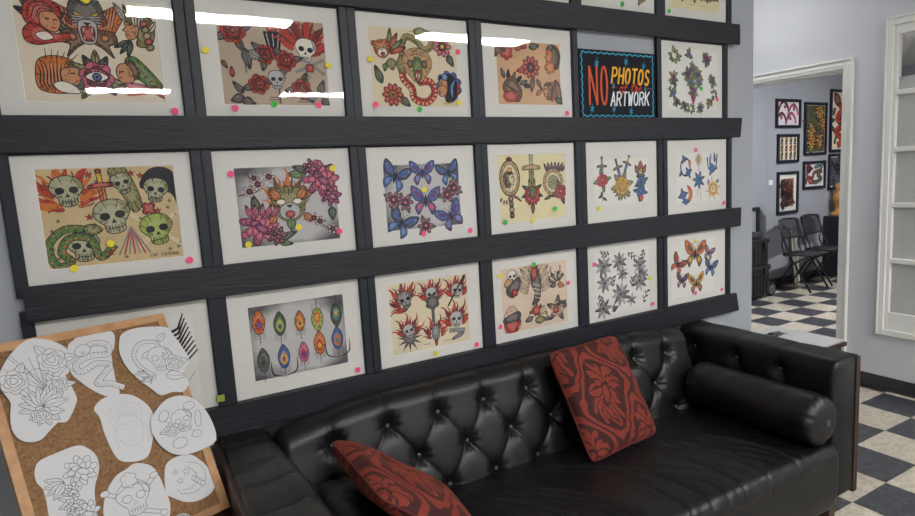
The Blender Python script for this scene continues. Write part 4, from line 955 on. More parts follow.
def d_top5(A):
    U = A.U
    for k, (u, c1, c2) in enumerate([(.08, 'lb', 'bl'), (.26, 'pk', 'mg'), (.46, 'bl', 'or_'), (.68, 'ye', 'tan'), (.86, 'or_', 'pk')]):
        x, y = U(u, .22); A.begin(); leaf(A, x, y + .04, 250, .06, .025, 'ol'); rose(A, x, y + .02, .03, c1, c2, 'g', 3, .4 * k)
    A.begin()
    for u in (.35, .62): a_ = U(u, .08); A.line([a_, (a_[0] + .05, a_[1] + .002)], 'tan', .002)
def d_top3(A):
    U = A.U; A.begin(); rose(A, *U(.7, .1), .03, 'r', 'dr', 'g', 3)

G = None
frame(3, 0, 'framed flash print mostly cut off by the top edge of the photo', (1.63, 1.97, 2.36, 2.66), P_ivory, d_top3)
frame(4, 0, 'framed white print cut off at the top, above the lettered sign', (2.085, 2.54, 2.36, 2.66), P_white, d_top4, [('g', 2.329, 2.361)], window=False)
frame(5, 0, 'framed pale yellow print cut off at the top right, above the green flowers', (2.643, 3.007, 2.378, 2.66), P_pale, d_top5, [('g', 2.633, 2.356)], window=False)
frame(0, 1, 'framed cream print of a winged panther among lady heads and roses', (.058, .409, 1.888, 2.18), P_cream, d_moth, [('p', .432, 1.863), ('y', .235, 2.177)])
frame(1, 1, 'framed grey print of red roses, torch and flaming skull', (.578, .926, 1.886, 2.168), P_grey, d_torch, [('y', .539, 2.053), ('y', .93, 2.024), ('p', .609, 1.874), ('g', .733, 1.888), ('p', .884, 1.887)])
frame(2, 1, 'framed ivory print of a coiled cobra and a tiger head', (1.09, 1.446, 1.887, 2.172), P_ivory, d_cobra, [('y', 1.087, 2.053), ('p', 1.451, 2.098), ('p', 1.095, 1.892), ('g', 1.27, 1.877), ('y', 1.442, 1.904)], window=False)
frame(3, 1, 'framed tan print with a red flower in the middle, left of the sign', (1.633, 1.957, 1.902, 2.158), P_tan, d_sailor, [('p', 1.984, 1.866)], window=False)
frame(5, 1, 'framed white print of green and purple flower bunches, right of the sign', (2.628, 2.988, 1.889, 2.185), P_white, d_garden, [('g', 2.861, 1.994), ('p', 2.983, 1.943)], window=False, xo=-.03)
frame(0, 2, 'framed aged yellow print of six skulls with snake and dagger', (.052, .407, 1.407, 1.698), P_yel, d_skulls, [('y', .213, 1.469), ('y', .114, 1.405), ('p', .422, 1.394)])
frame(1, 2, 'framed grey print of a tiger mask with pink peonies', (.585, .921, 1.415, 1.68), P_grad, d_mask, [('p', .574, 1.662), ('y', .913, 1.667), ('y', .776, 1.469), ('p', .919, 1.441), ('y', .605, 1.425)], window=False)
frame(2, 2, 'framed grey print of blue butterflies and magenta flowers', (1.107, 1.425, 1.423, 1.669), P_grad, d_bluefly, [('y', 1.267, 1.572), ('p', 1.252, 1.401), ('p', 1.461, 1.394)], window=False)
frame(3, 2, 'framed pale yellow print of hand mirror, dagger and compass', (1.614, 1.967, 1.408, 1.694), P_pale, d_mirror, [('g', 1.633, 1.412), ('y', 1.772, 1.407), ('g', 1.899, 1.451)])
frame(4, 2, 'framed white print of three dagger and flower columns', (2.135, 2.477, 1.443, 1.659), P_white, d_daggers, [('y', 2.15, 1.431)], window=False)
frame(5, 2, 'framed white print of small blue and orange ornaments', (2.68, 3.011, 1.418, 1.673), P_white, d_trinkets, [('p', 2.82, 1.686), ('p', 3.036, 1.399)], window=False, xo=.004)
t_ = frame(0, 3, 'framed black feather print half hidden behind the cork board', (.05, .41, .935, 1.22), P_white, d_crow, window=False)
o = MB().box((.452 - FW / 2 , -.0225, .048), (.476 - FW / 2, -.0201, .07)).build('price_tag', M['tag'], t_); o['label'] = 'yellow-green tag stuck on the frame'
frame(1, 3, 'framed grey print of ten peacock feathers', (.581, .911, .949, 1.209), P_grad, d_feathers, [('p', .943, .914)], window=False, xo=-.005)
frame(2, 3, 'framed yellowed print of black skulls in red flames', (1.09, 1.436, .934, 1.217), P_pale if False else P_ivory, d_fire, [('y', 1.271, .913), ('p', 1.461, .912)], xo=-.004)
frame(3, 3, 'framed pinkish print of an eagle and red designs, right of the flaming skulls', (1.60, 1.953, .925, 1.213), P_pinkish, d_eagle, [('y', 1.594, 1.188), ('g', 1.771, 1.216), ('p', 1.958, 1.108), ('p', 1.582, .967)], xo=-.006)
frame(4, 3, 'framed white print of black and grey flowers', (2.12, 2.473, .914, 1.222), P_white, d_greyflow, [('p', 2.116, 1.173), ('y', 2.475, 1.059), ('p', 2.492, .926)], window=False, xo=-.008)
frame(5, 3, 'framed white print of orange and blue butterflies', (2.637, 2.97, .926, 1.219), P_white, d_monarch, [('y', 2.816, 1.212), ('p', 2.81, .935), ('p', 3.021, .924)], window=False, xo=-.004)

# lettered sign ---------------------------------------------------------
sx0, sx1, sz0, sz1 = 2.058, 2.531, LED[1] - MO, 2.148
sg = thing('lettered_sign', 'black hand-lettered sign reading NO PHOTOS of the ARTWORK with blue border', 'sign', ((sx0 + sx1) / 2, -.004, sz0))
SW = sx1 - sx0; SH = sz1 - LED[1]
MB().box((-SW / 2, -.012, 0), (SW / 2, 0, sz1 - sz0), bev=.0015).build('board', ink('blk'), sg)
A = Art(lw=.003)
def SU(u, v): return (-SW / 2 + u * SW, MO + v * SH)
# wavy rope border
for e in range(4):
    n = 60 if e % 2 == 0 else 40
    P = []
    for i in range(n + 1):
        t = i / n; a = .035 + .93 * t; wv_ = .0032 * math.sin(i * 1.3)
        x, z = (SU(a, .955) if e == 0 else SU(.965, .02 + .935 * t) if e == 1 else SU(a, .03) if e == 2 else SU(.035, .02 + .935 * t))
        P.append((x, z + wv_) if e % 2 == 0 else (x + wv_, z))
    A.begin(0); A.ribbon(P, .0055, 'cy')
A.begin(2)
x, z = SU(.125, .2); letters(A, 'N', x, z, .044, .165, .01, .0105, 'rdl')
x, z = SU(.27, .2); letters(A, 'O', x, z, .036, .168, .01, .0110, 'rdl')
x, z = SU(.405, .525); letters(A, 'PHOTOS', x, z, .0270, .068, .0145, .0105, 'ygl', slant=.16, rise=-.0008)
x, z = SU(.39, .185); letters(A, 'ARTWORK', x, z, .0245, .060, .0115, .0080, 'wh', slant=.1, rise=.0008)
x, z = SU(.50, .4); letters(A, 'of', x, z, .022, .038, .002, .0066, 'r', slant=.35)
x, z = SU(.645, .4); letters(A, 'the', x, z, .023, .038, .002, .0066, 'r', slant=.35)
for (u0, u1) in ((.41, .47), (.88, .94)): A.begin(2); A.ribbon([SU(u0, .45), SU(u1, .46)], .004, 'r')
for (u, v, r) in [(.22, .8, .03), (.6, .85, .028), (.84, .8, .024), (.15, .13, .026), (.43, .13, .022), (.66, .1, .026), (.86, .44, .018), (.43, .48, .018)]:
    x, z = SU(u, v)
    for k_, a in enumerate((80, 20, 140, 110, 50)):
        c_, s_ = math.cos(math.radians(a)), math.sin(math.radians(a)); q = r * (1.0 if k_ == 0 else .55)
        A.begin(1); A.ribbon([(x - c_ * q, z - s_ * q), (x, z), (x + c_ * q, z + s_ * q)], .0032, 'cy', False, 2)
A.build('lettering', sg, -.0121)

# ------------------------------------------------------------------ sofa
def prof_resample(P, n):
    P = np.array(P, float); d = np.r_[0, np.cumsum(np.linalg.norm(np.diff(P, axis=0), axis=1))]
    t = np.linspace(0, d[-1], n); return np.c_[np.interp(t, d, P[:, 0]), np.interp(t, d, P[:, 1])]
def seg_dist(X, Z, a, b_):
    ax, az = a; bx, bz = b_; dx, dz = bx - ax, bz - az; L2 = dx * dx + dz * dz
    t = np.clip(((X - ax) * dx + (Z - az) * dz) / L2, 0, 1)
    return np.hypot(X - ax - t * dx, Z - az - t * dz)
sofa = thing('sofa', 'black leather tufted sofa with dark wood side panels against the gallery wall', 'sofa', (1.63, -.46, 0))
SO = Vector((1.63, -.46, 0))
def sp(mb, name, m, smooth='all', parent=sofa, weld=0):
    mb.v = [(p[0] - SO.x, p[1] - SO.y, p[2] - SO.z) for p in mb.v]
    return mb.build(name, m, parent, smooth, True, weld)
BX0, BX1 = .605, 2.565
rows_z = [.745, .615, .482]
r1 = [.78 + .2025 * i for i in range(9)]; r2 = [.88 + .2025 * i for i in range(8)]
btn = [(x, rows_z[0]) for x in r1] + [(x, rows_z[1]) for x in r2] + [(x, rows_z[2]) for x in r1]
segs = []
for i, x in enumerate(r1):
    segs.append(((x, rows_z[0]), (x, .9))); segs.append(((x, rows_z[2]), (x, .36)))
    for j, x2 in enumerate(r2):
        if abs(x - x2) < .12: segs.append(((x, rows_z[0]), (x2, rows_z[1]))); segs.append(((x, rows_z[2]), (x2, rows_z[1])))
prof = spline([(-.285, .36), (-.275, .46), (-.235, .62), (-.195, .76), (-.178, .808), (-.14, .838), (-.085, .838), (-.05, .81), (-.045, .70)], 10)
prof = prof_resample(prof, 130)
tan_ = np.gradient(prof, axis=0); tan_ /= np.linalg.norm(tan_, axis=1)[:, None]; nrm = np.c_[-tan_[:, 1], tan_[:, 0]]   # outward (towards -y / up)
xs = np.linspace(BX0, BX1, 330)
X, J = np.meshgrid(xs, np.arange(130), indexing='ij')
Zc = np.where(prof[J, 0] < -.12, prof[J, 1], .9 + 0 * X)
front = np.clip((prof[J, 0] * -1 - .06) / .06, 0, 1)
disp = np.zeros_like(X)
Zf = prof[J, 1]
dmin = np.full_like(X, 9.)
for a, b_ in segs: dmin = np.minimum(dmin, seg_dist(X, Zf, a, b_))
db = np.full_like(X, 9.)
for (bx, bz) in btn: db = np.minimum(db, np.hypot(X - bx, Zf - bz))
disp -= front * (.0075 * np.exp(-dmin / .0045) + .0045 * np.exp(-(dmin / .026) ** 2))
disp -= front * (.022 * np.exp(-(db / .034) ** 2) + .011 * np.exp(-db / .012))
rng = np.random.default_rng(3)
for bx, bz in btn:   # small gathers radiating from each button
    ang = np.arctan2(Zf - bz, X - bx); rr = np.hypot(X - bx, Zf - bz)
    disp += front * .0022 * np.sin(ang * 9 + bx * 20) * np.exp(-((rr - .028) / .018) ** 2)
edge = np.minimum(X - BX0, BX1 - X); er = np.clip((.035 - edge) / .035, 0, 1); disp -= .05 * (1 - np.sqrt(np.clip(1 - er ** 2, 0, 1)))
def crown(x): return -.052 * np.clip((1.0 - x) / .40, 0, 1) ** 1.6 - .034 * np.clip((x - 2.2) / .38, 0, 1) ** 1.4
Y = prof[J, 0] + nrm[J, 0] * disp; Z = prof[J, 1] + nrm[J, 1] * disp + crown(X) * np.clip((Zf - .5) / .25, 0, 1)
mb = MB(); mb.grid(np.dstack([X, Y, Z]))
sp(mb, 'tufted_back', M['leather'])
def button(x, y, z, n, parent=sofa):
    bm = bmesh.new(); bmesh.ops.create_uvsphere(bm, u_segments=12, v_segments=8, radius=.0095)
    n = Vector(n).normalized(); q = Vector((0, 0, 1)).rotation_difference(n).to_matrix().to_4x4()
    mb = MB().from_bm(bm, 0, Matrix.Translation((x, y, z)) @ q @ Matrix.Diagonal((1, 1, .6, 1)))
    return sp(mb, 'button', M['button'])
for (bx, bz) in btn:
    k = int(np.argmin(np.abs(prof[:70, 1] - bz))); dd = -.026
    button(bx, prof[k, 0] + nrm[k, 0] * dd - .0, bz + nrm[k, 1] * dd + float(crown(np.array(bx))) * min(1, max(0, (bz - .5) / .25)), (0, nrm[k, 0], nrm[k, 1]))
# back board behind the tufting
sp(MB().box((.47, -.05, .2), (2.79, -.012, .787), bev=.004), 'back_panel', M['bag'], False)
# seat
SX0, SX1 = .60, 2.638
prof = spline([(-.87, .185), (-.893, .20), (-.905, .30), (-.902, .40), (-.885, .437), (-.85, .452), (-.7, .458), (-.5, .456), (-.32, .45), (-.2, .44)], 10)
prof = prof_resample(prof, 150); tan_ = np.gradient(prof, axis=0); tan_ /= np.linalg.norm(tan_, axis=1)[:, None]; nrm = np.c_[-tan_[:, 1], tan_[:, 0]]
xs = np.linspace(SX0, SX1, 360); X, J = np.meshgrid(xs, np.arange(150), indexing='ij')
s_ = np.abs((X - (SX0 + SX1) / 2) / ((SX1 - SX0) / 2))
Yp = prof[J, 0]; top = np.clip((prof[J, 1] - .40) / .05, 0, 1)
disp = .028 * (1 - s_ ** 4) * top
wr = [((1.30, -.36), (1.50, -.60), (1.575, -.85)), ((1.55, -.36), (1.80, -.62), (1.86, -.88)), ((1.40, -.52), (1.56, -.74), (1.60, -.9)), ((1.92, -.42), (2.02, -.66), (2.03, -.9)), ((1.2, -.38), (1.36, -.6), (1.44, -.86)), ((2.08, -.5), (2.16, -.7), (2.17, -.9)), ((1.68, -.45), (1.74, -.7), (1.76, -.9)), ((1.0, -.4), (1.12, -.62), (1.2, -.88)), ((2.24, -.55), (2.33, -.74), (2.35, -.9)), ((1.83, -.62), (1.93, -.8), (1.94, -.92)), ((1.47, -.66), (1.52, -.8), (1.53, -.92))]
for q, cv in enumerate(wr):
    P = spline(cv, 6); d_ = np.full_like(X, 9.)
    for a, b_ in zip(P[:-1], P[1:]): d_ = np.minimum(d_, seg_dist(X, Yp, a, b_))
    disp -= top * (.008 * np.exp(-(d_ / .006) ** 2) - .003 * np.exp(-((d_ - .024) / .016) ** 2)) * (1 if q < 4 else .75)
disp += top * .0012 * np.sin(X * 95 + 9 * np.sin(Yp * 9)) * np.clip((-.55 - Yp) / .2, 0, 1)
edge = np.minimum(X - SX0, SX1 - X); er = np.clip((.04 - edge) / .04, 0, 1); rr_ = .04 * (1 - np.sqrt(np.clip(1 - er ** 2, 0, 1)))
Y = prof[J, 0] + nrm[J, 0] * (disp - rr_); Z = prof[J, 1] + nrm[J, 1] * (disp - rr_ * .5)
mb = MB(); mb.grid(np.dstack([X, Y, Z])); 
mb.add([(SX0 + .02, -.86, .19), (SX1 - .02, -.86, .19), (SX1 - .02, -.2, .19), (SX0 + .02, -.2, .19)], [(0, 1, 2, 3)])
sp(mb, 'seat_cushion', M['leather'])
# arms: padded inner face, tufted, with creases running over the top
def arm(mir):
    ax = lambda x: (x if mir > 0 else 3.247 - x)
    prof = [(2.640, .20), (2.640, .42), (2.632, .60), (2.636, .72), (2.645, .765), (2.662, .788), (2.70, .796), (2.785, .796)]
    prof = prof_resample(spline(prof, 8) + [(2.806, .795), (2.81, .789), (2.81, .7875), (2.796, .787), (2.796, .20)], 120); tan_ = np.gradient(prof, axis=0); tan_ /= np.linalg.norm(tan_, axis=1)[:, None]; nrm = np.c_[-tan_[:, 1], tan_[:, 0]]
    cx, cz = 2.715, .49
    ys = np.linspace(-.047, -.862, 130); Y, J = np.meshgrid(ys, np.arange(120), indexing='ij')
    PX, PZ = prof[J, 0], prof[J, 1]
    by = [-.14, -.385, -.61] if mir > 0 else [-.14, -.30, -.46, -.63]
    inner = np.clip((2.70 - PX) / .03, 0, 1); top = np.clip((PZ - .74) / .04, 0, 1); over = np.maximum(inner * np.clip((PZ - .5) / .1, 0, 1), top)
    disp = np.zeros_like(Y)
    for y in by:
        d_ = np.abs(Y - y)
        disp -= over * ((.0045 if mir < 0 else .004) * np.exp(-d_ / .006) + (.004 if mir < 0 else .004) * np.exp(-(d_ / .05) ** 2)) * np.where(top > .5, (1.0 if mir < 0 else .5), 1)
        disp -= inner * .024 * np.exp(-((Y - y) ** 2 + (PZ - .70) ** 2) / .035 ** 2)
        dd = seg_dist(Y, PZ, (y, .70), (y - .12, .56)); disp -= inner * .005 * np.exp(-dd / .008)
        dd = seg_dist(Y, PZ, (y, .70), (y + .12, .56)); disp -= inner * .005 * np.exp(-dd / .008)
    if mir < 0: disp += .024 * np.clip((2.70 - PX) / .05, 0, 1) * np.clip((-Y - .1) / .4, 0, 1) * np.clip((PZ - .3) / .3, 0, 1)
    e = np.minimum(Y + .866, 9); er = np.clip((.025 - (Y + .865)) / .025, 0, 1); sh = .022 * (1 - np.sqrt(np.clip(1 - er ** 2, 0, 1)))
    disp -= sh * np.clip((2.79 - PX) / .02, 0, 1)
    Xx = prof[J, 0] + nrm[J, 0] * disp; Zz = prof[J, 1] + nrm[J, 1] * disp
    if mir < 0: Xx = 3.247 - Xx
    G_ = np.dstack([Xx, Y, Zz]); mb = MB(); mb.grid(G_)
    n0 = len(mb.v); 
    mb.add([tuple(p) for p in G_[-1]], [tuple(range(120))]); mb.add([tuple(p) for p in G_[0]], [tuple(range(120))])
    sp(mb, 'arm', M['leather'], 50, weld=1e-4)
    for y in by: button(ax(2.640 + .016), y, .70, (-mir, 0, 0))
    sp(MB().box((min(ax(2.792), ax(2.822)), -.868, .185), (max(ax(2.792), ax(2.822)), -.046, .786), bev=.003), 'side_panel', M['walnut'], False)
arm(1); arm(-1)
for x in (.54, 2.707):
    for y in (-.80, -.12):
        bm = bmesh.new(); bmesh.ops.create_cube(bm, size=1)
        for v in bm.verts:
            k = .5 if v.co.z > 0 else .36
            v.co = Vector((x + v.co.x * 2 * k * .062, y + v.co.y * 2 * k * .062, .0925 + v.co.z * .185))
        bmesh.ops.bevel(bm, geom=list(bm.edges), offset=.004, segments=2, affect='EDGES')
        sp(MB().from_bm(bm), 'leg', M['walnut'], False)

# bolsters --------------------------------------------------------------
def bolster(x, y0, y1, z, r, label):
    t = thing('bolster_cushion', label, 'cushion', (x, (y0 + y1) / 2, z - r), group='black leather bolsters')
    L_ = (y1 - y0); n = 72; prof = []
    m_ = 16
    for i in range(m_ + 1):
        a = PI / 2 * i / m_; prof.append((max(.004, .012 + (r - .012) * math.sin(a) ** .55), .055 * (1 - math.cos(a)) * 1.0))
    full = prof + [(r, .055 + (L_ - .11) * k / 24) for k in range(1, 24)] + [(q[0], L_ - q[1]) for q in reversed(prof)]
    V = np.zeros((n, len(full), 3))
    for j, (rr, h) in enumerate(full):
        de = min(h, L_ - h); g = math.exp(-((de - .03) / .035) ** 2)
        for k in range(n):
            a = 2 * PI * k / n
            q = rr + g * (.0028 * math.sin(a * 17 + 2 * math.sin(a * 3)) + .0015 * math.sin(a * 29)) * min(1, rr / r * 1.4) + .0016 * math.sin(h * 55 + 3 * math.sin(a * 2))
            V[k, j] = (q * math.cos(a), h - L_ / 2, r + q * math.sin(a) * .985)
    mb = MB(); mb.grid(V, closed_u=True)
    mb.add([tuple(V[k, 0]) for k in range(n)], [tuple(range(n))]); mb.add([tuple(V[k, -1]) for k in range(n)], [tuple(range(n))])
    mb.build('cover', M['leather'], t, 'all', True, 1e-4)
    for h in (-L_ / 2, L_ / 2):
        MB().lathe([(.003, h - .004), (.012, h - .003), (.014, h), (.012, h + .003), (.003, h + .004)], 14, axis='y', c=(0, 0, r)).build('end_button', M['button'], t, 'all')
bolster(2.522, -.905, -.258, .580, .105, 'black leather bolster lying against the right sofa arm')
bolster(.738, -.865, -.285, .575, .1, 'black leather bolster against the left sofa arm, behind the tilted cushion')

# damask cushions -------------------------------------------------------
def pillow(cs, thick, label, side=1):
    """cs = world corners TL TR BR BL of the seam square"""
    C0 = sum((Vector(c_) for c_ in cs), Vector()) / 4
    zmin = min(c_[2] for c_ in cs)
    t = thing('throw_pillow', label, 'cushion', (C0.x, C0.y, zmin), group='red damask cushions')
    O = Vector((C0.x, C0.y, zmin)); TL, TR, BR, BL = [Vector(c_) - O for c_ in cs]
    N = (TR - TL).cross(BL - TL).normalized() * -1   # towards the viewer side
    n = 40; mb = MB(); uv = []
    for sgn in (1, -1):
        V = np.zeros((n + 1, n + 1, 3))
        for i in range(n + 1):
            for j in range(n + 1):
                u, v = i / n, j / n
                # edges bow inwards, corners stay out
                cr_ = .055 * (2 * u - 1) ** 8 * (2 * v - 1) ** 8; uu = u + (.5 - u) * (.03 * math.sin(PI * v) + cr_); vv = v + (.5 - v) * (.03 * math.sin(PI * u) + cr_)
                p = TL * (1 - uu) * (1 - vv) + TR * uu * (1 - vv) + BR * uu * vv + BL * (1 - uu) * vv
                h = max(0, (1 - (2 * u - 1) ** 2)) ** .40 * max(0, (1 - (2 * v - 1) ** 2)) ** .40
                wr_ = .006 * math.sin(u * 9 + v * 4) * h + .004 * math.sin(v * 15 - u * 6) * h
                p = p + N * sgn * (thick * h + wr_)
                V[i, j] = p; uv.append((u, v))
        mb.grid(V, flip=sgn < 0)
    me = mb.mesh('cover', M['damask'], 'all', recalc=False)
    ul = me.uv_layers.new(name='UVMap')
    for lp in me.loops: ul.data[lp.index].uv = uv[lp.vertex_index]
    me.update(); link('cover', me, t)
    P = []
    for e in range(4):
        for k in range(20):
            q = k / 20; u, v = ((q, 0), (1, q), (1 - q, 1), (0, 1 - q))[e]
            cr_ = .055 * (2 * u - 1) ** 8 * (2 * v - 1) ** 8; uu = u + (.5 - u) * (.03 * math.sin(PI * v) + cr_); vv = v + (.5 - v) * (.03 * math.sin(PI * u) + cr_)
            P.append(TL * (1 - uu) * (1 - vv) + TR * uu * (1 - vv) + BR * uu * vv + BL * (1 - uu) * vv)
    MB().tube(P, .0035, 6, closed=True).build('piping', M['piping'], t, 'all')
    return t
pillow([(1.665, -.235, .885), (2.05, -.215, .89), (2.085, -.43, .495), (1.685, -.47, .49)], .062, 'red damask cushion standing upright against the sofa back')
pillow([(.735, -.305, .80), (1.10, -.335, .50), (1.09, -.78, .49), (.745, -.73,   .785)], .067, 'red damask cushion tilted on the left bolster, cut by the lower edge')

# ------------------------------------------------------------------ cork board and cut-outs
bo = Vector((-.003, -.519, .703)); bu = Vector((.923, .382, -.02)).normalized(); bv = Vector((-.137, .436, .89)); bv = (bv - bu * bv.dot(bu)).normalized(); bn = bu.cross(bv)   # bn points to the room
BW, BH = .462, .620
MX = Matrix((bu, bv, bn)).transposed().to_4x4(); MX.translation = bo
cb = thing('cork_board', 'cork notice board in a light wood frame leaning at the lower left', 'cork board'); cb.matrix_world = MX
mb = MB(); fw = .0225
def mitre(mb, z0, z1, w_):
    O = [(0, 0), (BW, 0), (BW, BH), (0, BH)]; I = [(w_, w_), (BW - w_, w_), (BW - w_, BH - w_), (w_, BH - w_)]
    for k in range(4):
        q = (k + 1) % 4
        mb.add([(*O[k], z1), (*O[q], z1), (*I[q], z1), (*I[k], z1)], [(0, 1, 2, 3)])
        mb.add([(*O[k], z0), (*O[q], z0), (*O[q], z1), (*O[k], z1)], [(0, 1, 2, 3)])
        mb.add([(*I[k], z0), (*I[q], z0), (*I[q], z1), (*I[k], z1)], [(0, 1, 2, 3)])
        mb.add([(*O[k], z0), (*O[q], z0), (*I[q], z0), (*I[k], z0)], [(0, 1, 2, 3)])
mitre(mb, -.016, 0, fw); mb.build('frame', M['pine'], cb, weld=1e-5)
MB().box((.012, .012, -.012), (BW - .012, BH - .012, -.005)).build('cork_panel', M['cork'], cb)

# camera calibration, used for reading the board's cut-outs back on to its plane
CAM_R = Matrix(((.85112184, -.52245351, -.05132205), (-.11594842, -.09173682, -.98900977), (.5120035, .84771852, -.13865687)))
CAM_C = Vector((.24435, -2.19805, 1.6197)); FPX = 612.06; PPX = 493.009; PPY = 259.266
def on_board(px, py):
    d_ = CAM_R.transposed() @ Vector(((px - PPX) / FPX, (py - PPY) / FPX, 1))
    k = (bo - CAM_C).dot(bn) / d_.dot(bn); p = CAM_C + d_ * k - bo
    return (p.dot(bu), p.dot(bv))
def zz(pts, ox, oy, s): return [on_board(ox + x / s, oy + y / s) for x, y in pts]
cut = {}
cut['lotus'] = zz([(110, 150), (180, 137), (250, 150), (318, 195), (322, 290), (305, 310), (330, 355), (355, 405), (355, 440), (320, 516), (295, 530), (270, 530), (238, 560), (190, 610), (135, 622), (88, 607), (55, 565), (46, 500), (48, 440), (25, 405), (0, 370), (-8, 330), (0, 290), (40, 220)], 0, 310, 4.69)
cut['snake'] = zz([(340, 145), (400, 105), (510, 95), (540, 120), (535, 180), (525, 205), (532, 260), (545, 330), (562, 375), (555, 400), (500, 402), (430, 370), (375, 330), (340, 300), (322, 250), (320, 170)], 0, 310, 4.69)
cut['spiral'] = zz([(100, 115), (150, 90), (225, 80), (310, 82), (345, 120), (385, 175), (418, 235), (390, 295), (415, 340), (390, 383), (340, 385), (285, 400), (240, 370), (180, 325), (130, 275), (95, 215), (88, 160)], 100, 310, 4.69)
cut['lady'] = zz([(240, 245), (290, 237), (330, 255), (352, 290), (346, 360), (330, 385), (290, 392), (265, 380), (240, 330), (228, 290), (215, 270)], 0, 290, 2.283)
cut['bone'] = zz([(380, 250), (420, 242), (455, 260), (480, 295), (493, 340), (470, 360), (430, 375), (395, 375), (362, 352), (344, 315), (352, 280)], 0, 290, 2.283)
cut['moon'] = zz([(250, 290), (310, 247), (365, 243), (420, 280), (465, 330), (475, 355), (455, 410), (400, 445), (340, 452), (275, 430), (250, 405)], 110, 400, 4.45)
cut['peony'] = zz([(375, 172), (430, 185), (470, 220), (485, 270), (480, 310), (465, 370), (465, 430), (475, 516), (470, 590), (400, 640), (300, 620), (255, 560), (240, 516), (225, 430), (210, 385), (180, 350), (170, 300), (190, 250), (260, 215)], 0, 410, 4.87)
cut['crossbones'] = zz([(310, 395), (345, 400), (365, 425), (380, 460), (390, 490), (384, 530), (350, 556), (290, 562), (250, 542), (237, 505), (245, 460), (265, 425), (290, 408)], 0, 290, 2.283)
cut['sliver'] = zz([(398, 519), (420, 509), (438, 517), (446, 526), (430, 533), (405, 532), (392, 526)], 0, 290, 2.283)
labels = dict(lotus='large cut-out drawing of lotus flowers and a fan, at the board\'s left edge', snake='cut-out drawing of a curling snake at the top of the cork board', spiral='cut-out drawing of a skull with a coiled snake, top right of the cork board', lady='cut-out pencil drawing of a lady\'s face in the middle of the cork board', bone='round cut-out drawing of a skull with bones at the board\'s right edge', moon='cut-out drawing of a moon face with stars, lower right of the cork board', peony='cut-out drawing of two peonies at the lower left of the board', crossbones='cut-out drawing of a skull with crossed bones at the board\'s bottom', sliver='white cut-out drawing barely showing at the bottom edge of the board')
